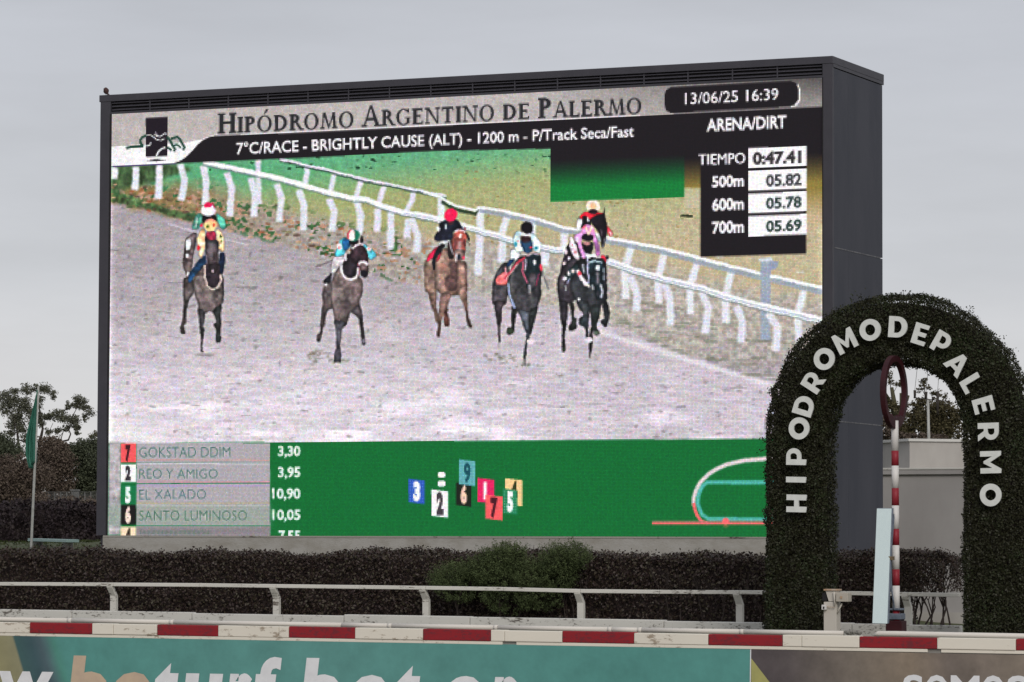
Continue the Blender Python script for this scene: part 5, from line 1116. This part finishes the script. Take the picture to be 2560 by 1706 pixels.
gz = np.array([ground_z(a, b) for a, b in zip(gxs, gys)])
M['blade'] = leafmat('grass_blade', [(.0, (.02, .03, .008)), (.5, (.04, .055, .016)), (.8, (.06, .07, .022)), (1., (.10, .09, .045))], .7, .5)
go = leaf_mesh('grass_tufts', np.stack([gxs, gys, gz+.035], 1), .12, M['blade'], None, np.tile((1., 0, 0), (ngr, 1)), 1.0, .18, 9, 'stuff')
tag(go, 'short green grass on the bank beside the flagpole', 'grass')

# ------------------------------------------------------------------ background trees
M['euca'] = leafmat('eucalyptus_leaf', [(.0, (0.0648, 0.0593, 0.0473)), (.5, (0.1102, 0.1123, 0.0810)), (.8, (0.1620, 0.1716, 0.1215)), (1., (0.2592, 0.2652, 0.2025))], .6, .25)  # far-tree leaf ramps, lightened so the colour itself carries distance haze
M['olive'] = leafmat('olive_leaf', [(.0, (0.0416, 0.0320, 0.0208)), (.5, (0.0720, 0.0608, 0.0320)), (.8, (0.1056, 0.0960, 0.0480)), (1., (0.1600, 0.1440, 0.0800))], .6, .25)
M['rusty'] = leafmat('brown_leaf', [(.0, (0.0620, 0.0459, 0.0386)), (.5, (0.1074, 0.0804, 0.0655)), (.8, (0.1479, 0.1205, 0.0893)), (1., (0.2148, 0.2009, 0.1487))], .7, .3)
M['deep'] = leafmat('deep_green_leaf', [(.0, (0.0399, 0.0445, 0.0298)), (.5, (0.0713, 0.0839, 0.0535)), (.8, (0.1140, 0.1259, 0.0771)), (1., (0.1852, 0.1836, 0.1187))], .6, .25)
M['bark'] = pmat('bark', (.035, .028, .024), (.06, .05, .044), 3, .9)
M['bark_pale'] = pmat('pruned_limb', (.07, .065, .035), (.045, .04, .026), 3, .9)
def crown(blobs, Y, seed, sub=9, dens=1.0, flat=.95):
    rg = np.random.default_rng(seed); out = []
    for b in blobs:
        x, y, rx, ry = b[:4]; k = b[4] if len(b) > 4 else 1.0
        p = np.array(at(x, y, Y)); s = (at(x+100, y, Y)-at(x, y, Y)).x/100
        for q in range(sub):
            u = rg.normal(size=3); u /= np.linalg.norm(u)
            c = p+u*np.array([rx*s, (rx+ry)*s*.5, ry*s])*rg.uniform(.35, .95); r = rg.uniform(.4, .95)*min(rx, ry)*s
            m_ = int(150*dens*k*max(.35, (r/.5)**1.8)); v = rg.normal(size=(m_, 3)); v /= np.linalg.norm(v, axis=1)[:, None]
            out.append(c+v*r*(rg.random((m_, 1))**.55)*1.15*np.array([1.2, 1.2, flat]))
    return np.concatenate(out)
def tree(name, label, blobs, limbs, Y, mat, leaf, seed, cat='tree', group='trees behind the video board', dens=1.0, sub=9, bark='bark', core=None):
    """limbs: lists of (photo x, photo y, radius in photo px); crown made of leaf clumps"""
    b0 = at(*limbs[0][0][:2], Y); root = empty(name, (b0.x, Y, ground_z(b0.x, Y))); tag(root, label, cat, group)
    s = (at(200, 1100, Y)-at(100, 1100, Y)).x/100; tr = MB()
    l0 = limbs[0][0]; tr.tube([Vector((b0.x, Y, ground_z(b0.x, Y)-.2)), b0], [l0[2]*s*1.3, l0[2]*s], 8)
    rr_ = random.Random(seed)
    for li, l in enumerate(limbs):
        off = rr_.uniform(-.6, .6) if li else 0
        tr.tube([at(x, y, Y)+Vector((0, off*min(1, k), 0)) for k, (x, y, r) in enumerate(l)], [r*s for x, y, r in l], 7)
    tr.build('trunk', M[bark], root, smooth=True)
    leaf_mesh('crown', crown(blobs, Y, seed, sub, dens), leaf, M[mat], root, None, 1, .6, seed)
    return root
ZT = lambda p: [(x/8.712, 940+y/8.712, r/8.712) for x, y, r in p]
ZK = lambda p: [(x/8.712, 940+y/8.712, rx/8.712, ry/8.712)+tuple(k) for x, y, rx, ry, *k in p]
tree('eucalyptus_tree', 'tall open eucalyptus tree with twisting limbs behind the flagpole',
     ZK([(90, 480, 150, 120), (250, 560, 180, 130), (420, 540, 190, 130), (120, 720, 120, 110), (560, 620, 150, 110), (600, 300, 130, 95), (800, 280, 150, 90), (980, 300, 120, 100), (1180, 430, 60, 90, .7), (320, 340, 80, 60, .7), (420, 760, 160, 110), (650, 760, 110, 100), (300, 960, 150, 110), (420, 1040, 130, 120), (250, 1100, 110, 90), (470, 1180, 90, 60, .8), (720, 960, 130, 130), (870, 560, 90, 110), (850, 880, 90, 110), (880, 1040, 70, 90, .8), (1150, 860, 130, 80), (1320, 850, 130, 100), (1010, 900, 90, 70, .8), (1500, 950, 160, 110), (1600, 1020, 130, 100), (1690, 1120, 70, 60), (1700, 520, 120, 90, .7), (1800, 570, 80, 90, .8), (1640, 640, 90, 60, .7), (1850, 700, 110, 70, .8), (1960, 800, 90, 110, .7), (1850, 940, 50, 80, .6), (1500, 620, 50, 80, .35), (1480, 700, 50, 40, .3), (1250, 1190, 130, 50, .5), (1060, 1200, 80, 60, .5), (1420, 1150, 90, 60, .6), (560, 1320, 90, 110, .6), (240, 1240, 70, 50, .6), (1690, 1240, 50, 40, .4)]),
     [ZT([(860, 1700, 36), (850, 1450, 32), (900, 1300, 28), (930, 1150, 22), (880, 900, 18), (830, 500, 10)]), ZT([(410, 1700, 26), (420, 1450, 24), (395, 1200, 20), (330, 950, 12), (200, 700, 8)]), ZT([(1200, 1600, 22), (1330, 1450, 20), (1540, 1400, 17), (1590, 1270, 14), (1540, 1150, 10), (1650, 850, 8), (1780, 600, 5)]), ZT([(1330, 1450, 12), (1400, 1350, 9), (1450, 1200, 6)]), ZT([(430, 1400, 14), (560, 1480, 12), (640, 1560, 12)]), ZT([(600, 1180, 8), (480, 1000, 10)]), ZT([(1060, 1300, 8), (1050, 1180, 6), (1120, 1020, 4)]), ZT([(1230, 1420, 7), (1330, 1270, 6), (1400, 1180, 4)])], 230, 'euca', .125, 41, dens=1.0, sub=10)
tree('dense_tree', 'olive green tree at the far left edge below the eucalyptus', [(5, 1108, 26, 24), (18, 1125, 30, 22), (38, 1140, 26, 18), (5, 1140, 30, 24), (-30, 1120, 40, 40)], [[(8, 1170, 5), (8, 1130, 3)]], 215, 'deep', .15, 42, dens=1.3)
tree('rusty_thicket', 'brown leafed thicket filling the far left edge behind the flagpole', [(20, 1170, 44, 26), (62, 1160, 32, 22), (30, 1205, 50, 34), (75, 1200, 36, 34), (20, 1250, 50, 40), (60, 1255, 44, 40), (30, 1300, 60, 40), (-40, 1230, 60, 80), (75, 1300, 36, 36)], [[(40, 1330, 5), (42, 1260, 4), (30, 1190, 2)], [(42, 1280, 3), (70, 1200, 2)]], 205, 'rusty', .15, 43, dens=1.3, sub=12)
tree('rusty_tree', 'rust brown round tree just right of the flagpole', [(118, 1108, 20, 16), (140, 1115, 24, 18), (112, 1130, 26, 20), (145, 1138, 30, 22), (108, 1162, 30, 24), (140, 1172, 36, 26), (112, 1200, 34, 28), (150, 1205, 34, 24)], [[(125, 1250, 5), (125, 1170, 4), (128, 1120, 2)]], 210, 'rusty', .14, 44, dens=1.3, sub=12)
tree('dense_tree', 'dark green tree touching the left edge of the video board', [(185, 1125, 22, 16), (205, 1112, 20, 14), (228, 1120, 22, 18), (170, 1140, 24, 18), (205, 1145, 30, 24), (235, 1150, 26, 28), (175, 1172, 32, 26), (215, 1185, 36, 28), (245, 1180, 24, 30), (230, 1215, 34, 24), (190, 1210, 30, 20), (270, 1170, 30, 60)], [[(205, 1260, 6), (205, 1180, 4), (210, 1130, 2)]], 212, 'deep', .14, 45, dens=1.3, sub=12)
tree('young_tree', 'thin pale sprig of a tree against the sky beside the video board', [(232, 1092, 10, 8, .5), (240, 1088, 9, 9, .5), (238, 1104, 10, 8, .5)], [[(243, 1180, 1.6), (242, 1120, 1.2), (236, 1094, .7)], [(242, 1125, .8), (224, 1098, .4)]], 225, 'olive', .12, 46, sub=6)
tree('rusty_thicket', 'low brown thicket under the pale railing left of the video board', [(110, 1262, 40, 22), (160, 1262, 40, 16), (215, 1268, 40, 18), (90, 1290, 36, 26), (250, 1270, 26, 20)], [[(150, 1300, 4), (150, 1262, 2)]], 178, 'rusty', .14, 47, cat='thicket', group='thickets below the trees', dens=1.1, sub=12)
# far wood that closes the view behind the single trees
rgw = np.random.default_rng(90); nw = 150000
wx0, wx1 = at(-1600, 1200, 262).x, at(4200, 1200, 262).x
wx = rgw.uniform(wx0, wx1, nw)
top_ = 7.4+.5*np.sin(wx*.21+1)+.45*np.sin(wx*.57+.3)+.35*np.sin(wx*1.3+2)+.25*np.sin(wx*2.9)+.2*np.sin(wx*6.1)
wz = 1.0+(top_-1.0)*rgw.random(nw)**.7+rgw.normal(0, .22, nw); wy = 262+rgw.normal(0, 1.4, nw)+1.2*np.sin(wx*.9+wz)
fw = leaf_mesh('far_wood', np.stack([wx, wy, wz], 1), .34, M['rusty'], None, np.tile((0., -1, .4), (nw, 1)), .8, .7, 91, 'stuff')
tag(fw, 'distant brownish wood closing the view behind the single trees', 'wood')
# dark clipped bank of shrubs behind the grass
P, Nn = box_shell(at(-60, 1300, 128).x, at(290, 1300, 128).x, 128, 131, 1.6, at(150, 1268, 128).z, 9000, np.random.default_rng(50), .12, (1, .6, .1, .1, .1))
hd = empty('dark_hedge', (at(110, 1300, 128).x, 129, 1.6)); tag(hd, 'very dark hedge behind the grass between flagpole and video board', 'hedge')
leaf_mesh('foliage', P, .15, leafmat('dark_purple_leaf', [(.0, (0.0185, 0.0132, 0.0171)), (.5, (0.0344, 0.0251, 0.0291)), (.85, (0.0476, 0.0397, 0.0344)), (1., (0.0728, 0.0661, 0.0529))], .6, .5), hd, Nn, 1, .6, 51)
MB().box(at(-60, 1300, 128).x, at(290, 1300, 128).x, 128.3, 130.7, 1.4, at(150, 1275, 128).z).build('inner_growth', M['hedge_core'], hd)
# pale far railing
RFY = 186.0
fr_ = empty('far_railing', (at(180, 1250, RFY).x, RFY, at(180, 1258, RFY).z)); tag(fr_, 'faint pale mesh railing in front of the far trees left of the board', 'railing')
M['far_white'] = pmat('dull_far_paint', (.17, .17, .165), (.11, .11, .11), 2, .8)
for y, h in ((1230, .9), (1250, 1.8), (1254.5, .9)):
    p, q = at(116, y, RFY), at(246, y-.3, RFY); hz = h*(p.z-at(116, y+1, RFY).z)
    MB().box(p.x, q.x, RFY-.04, RFY+.04, p.z-hz, p.z, (q.z-p.z)/(q.x-p.x)).build('rail', M['far_white'], fr_)
for k in range(9):
    p, q = at(122+k*15, 1255, RFY), at(122+k*15, 1230, RFY); MB().box(p.x-.02, p.x+.02, RFY-.03, RFY+.03, p.z, q.z).build('upright', M['far_white'], fr_)
for k in range(5):
    p, q = at(116, 1233.5+k*3.2, RFY), at(246, 1233.2+k*3.2, RFY); MB().tube([p, q], .012, 4).build('wire', M['far_white'], fr_)
# capped block added to stand in for an unclear pale figure
gp_ = at(187.5, 1254, RFY+.6); gt_ = at(187.5, 1228, RFY+.6)
pl_ = MB().box(gp_.x-.16, gp_.x+.16, RFY+.45, RFY+.75, 1.0, gt_.z).box(gp_.x-.22, gp_.x+.22, RFY+.38, RFY+.82, gt_.z+.003, gt_.z+.09).build('figure_stand_in', M['far_white'], bevel=.01); tag(pl_, 'small pale block standing in for an unclear figure behind the faint far railing', 'pillar')

# ------------------------------------------------------------------ right: low building, utility frame, pruned trees
M['render_wall'] = pmat('grey_render', (.36, .345, .34), (.29, .275, .27), .5, .9, bump=.2, bscale=8, stretch=(1, 1, .6))
M['render_light'] = pmat('pale_render', (.43, .41, .385), (.35, .33, .31), .9, .9, stretch=(1, 1, .4))
M['coping'] = worn('pale_coping', (.62, .61, .58), (.3, .28, .25), .4, 3)
LY = 84.0
l0, l1 = at(2150, 1187, LY), at(2640, 1187, LY); zt2 = at(2300, 1187, LY).z
bld = empty('low_building', ((l0.x+l1.x)/2, LY+4, 1.0)); tag(bld, 'low grey flat roofed building seen through the leafy arch', 'building')
MB().box(l0.x+.05, l1.x, LY, LY+9, .2, zt2).build('wall', M['render_wall'], bld)
MB().box(l0.x, l1.x+.1, LY-.07, LY+9.1, zt2+.003, zt2+.115).build('roof_slab', M['render_wall'], bld, bevel=.008)
MB().box(l0.x-.004, l1.x+.104, LY-.085, LY+9.12, zt2+.118, zt2+.16).build('roof_edge', M['coping'], bld, bevel=.006)
MB().box(l0.x+.05, l1.x, LY-.03, LY-.004, .2, .78).build('base_course', M['render_light'], bld)
K = at(2274, 1104, LY+.9); th_ = math.radians(42)
d1 = Vector((math.cos(th_), math.sin(th_), 0)); d2 = Vector((-math.sin(th_), math.cos(th_), 0)); zb_ = zt2+.165
P4 = [K, K+d1*4.5, K+d1*4.5+d2*3.2, K+d2*3.2]
MB().prism([Vector((p.x, p.y, zb_)) for p in P4], (0, 0, K.z-zb_)).build('upper_block', M['render_light'], bld)
ex = [K-d1*.05-d2*.05, K+d1*4.55-d2*.05, K+d1*4.55+d2*3.25, K-d1*.05+d2*3.25]
MB().prism([Vector((p.x, p.y, K.z+.003)) for p in ex], (0, 0, .065)).build('parapet_coping', M['coping'], bld, bevel=.006)
UY = 112.0
M['wood'] = pmat('dark_pole', (.055, .045, .04), (.035, .028, .026), 4, .9)
uf = empty('utility_frame', (at(2321, 1104, UY).x, UY, 1.0)); tag(uf, 'grey utility pole with a crossbar and insulators behind the low building', 'utility pole')
MB().tube([at(2324, 1180, UY), at(2322, 1104, UY), at(2320, 1000, UY)], [.055, .05, .04], 8).build('pole', M['pole_grey'], uf, smooth=True)
MB().tube([at(2284, 995, UY), at(2330, 1000, UY), at(2374, 1004, UY)], .017, 6).build('crossbar', M['wood'], uf)
for x, y0, y1, w in ((2287, 995, 976, .05), (2315, 998, 980, .05), (2344, 1036, 979, .05), (2333, 1001, 992, .06)):
    MB().tube([at(x, y0, UY), at(x+.3, y1, UY)], [w*.7, w], 8).build('insulator', M['wood'], uf, smooth=True)
for x0, y0, x1, y1 in ((2287, 976, 2292, 930), (2315, 981, 2320, 925), (2344, 979, 2350, 900)):
    MB().tube([at(x0, y0, UY), at(x1, y1, UY), at(x1+9, y1-110, UY)], .008, 4).build('wire', M['far_white'], uf)
G2 = 'trees behind the low building'
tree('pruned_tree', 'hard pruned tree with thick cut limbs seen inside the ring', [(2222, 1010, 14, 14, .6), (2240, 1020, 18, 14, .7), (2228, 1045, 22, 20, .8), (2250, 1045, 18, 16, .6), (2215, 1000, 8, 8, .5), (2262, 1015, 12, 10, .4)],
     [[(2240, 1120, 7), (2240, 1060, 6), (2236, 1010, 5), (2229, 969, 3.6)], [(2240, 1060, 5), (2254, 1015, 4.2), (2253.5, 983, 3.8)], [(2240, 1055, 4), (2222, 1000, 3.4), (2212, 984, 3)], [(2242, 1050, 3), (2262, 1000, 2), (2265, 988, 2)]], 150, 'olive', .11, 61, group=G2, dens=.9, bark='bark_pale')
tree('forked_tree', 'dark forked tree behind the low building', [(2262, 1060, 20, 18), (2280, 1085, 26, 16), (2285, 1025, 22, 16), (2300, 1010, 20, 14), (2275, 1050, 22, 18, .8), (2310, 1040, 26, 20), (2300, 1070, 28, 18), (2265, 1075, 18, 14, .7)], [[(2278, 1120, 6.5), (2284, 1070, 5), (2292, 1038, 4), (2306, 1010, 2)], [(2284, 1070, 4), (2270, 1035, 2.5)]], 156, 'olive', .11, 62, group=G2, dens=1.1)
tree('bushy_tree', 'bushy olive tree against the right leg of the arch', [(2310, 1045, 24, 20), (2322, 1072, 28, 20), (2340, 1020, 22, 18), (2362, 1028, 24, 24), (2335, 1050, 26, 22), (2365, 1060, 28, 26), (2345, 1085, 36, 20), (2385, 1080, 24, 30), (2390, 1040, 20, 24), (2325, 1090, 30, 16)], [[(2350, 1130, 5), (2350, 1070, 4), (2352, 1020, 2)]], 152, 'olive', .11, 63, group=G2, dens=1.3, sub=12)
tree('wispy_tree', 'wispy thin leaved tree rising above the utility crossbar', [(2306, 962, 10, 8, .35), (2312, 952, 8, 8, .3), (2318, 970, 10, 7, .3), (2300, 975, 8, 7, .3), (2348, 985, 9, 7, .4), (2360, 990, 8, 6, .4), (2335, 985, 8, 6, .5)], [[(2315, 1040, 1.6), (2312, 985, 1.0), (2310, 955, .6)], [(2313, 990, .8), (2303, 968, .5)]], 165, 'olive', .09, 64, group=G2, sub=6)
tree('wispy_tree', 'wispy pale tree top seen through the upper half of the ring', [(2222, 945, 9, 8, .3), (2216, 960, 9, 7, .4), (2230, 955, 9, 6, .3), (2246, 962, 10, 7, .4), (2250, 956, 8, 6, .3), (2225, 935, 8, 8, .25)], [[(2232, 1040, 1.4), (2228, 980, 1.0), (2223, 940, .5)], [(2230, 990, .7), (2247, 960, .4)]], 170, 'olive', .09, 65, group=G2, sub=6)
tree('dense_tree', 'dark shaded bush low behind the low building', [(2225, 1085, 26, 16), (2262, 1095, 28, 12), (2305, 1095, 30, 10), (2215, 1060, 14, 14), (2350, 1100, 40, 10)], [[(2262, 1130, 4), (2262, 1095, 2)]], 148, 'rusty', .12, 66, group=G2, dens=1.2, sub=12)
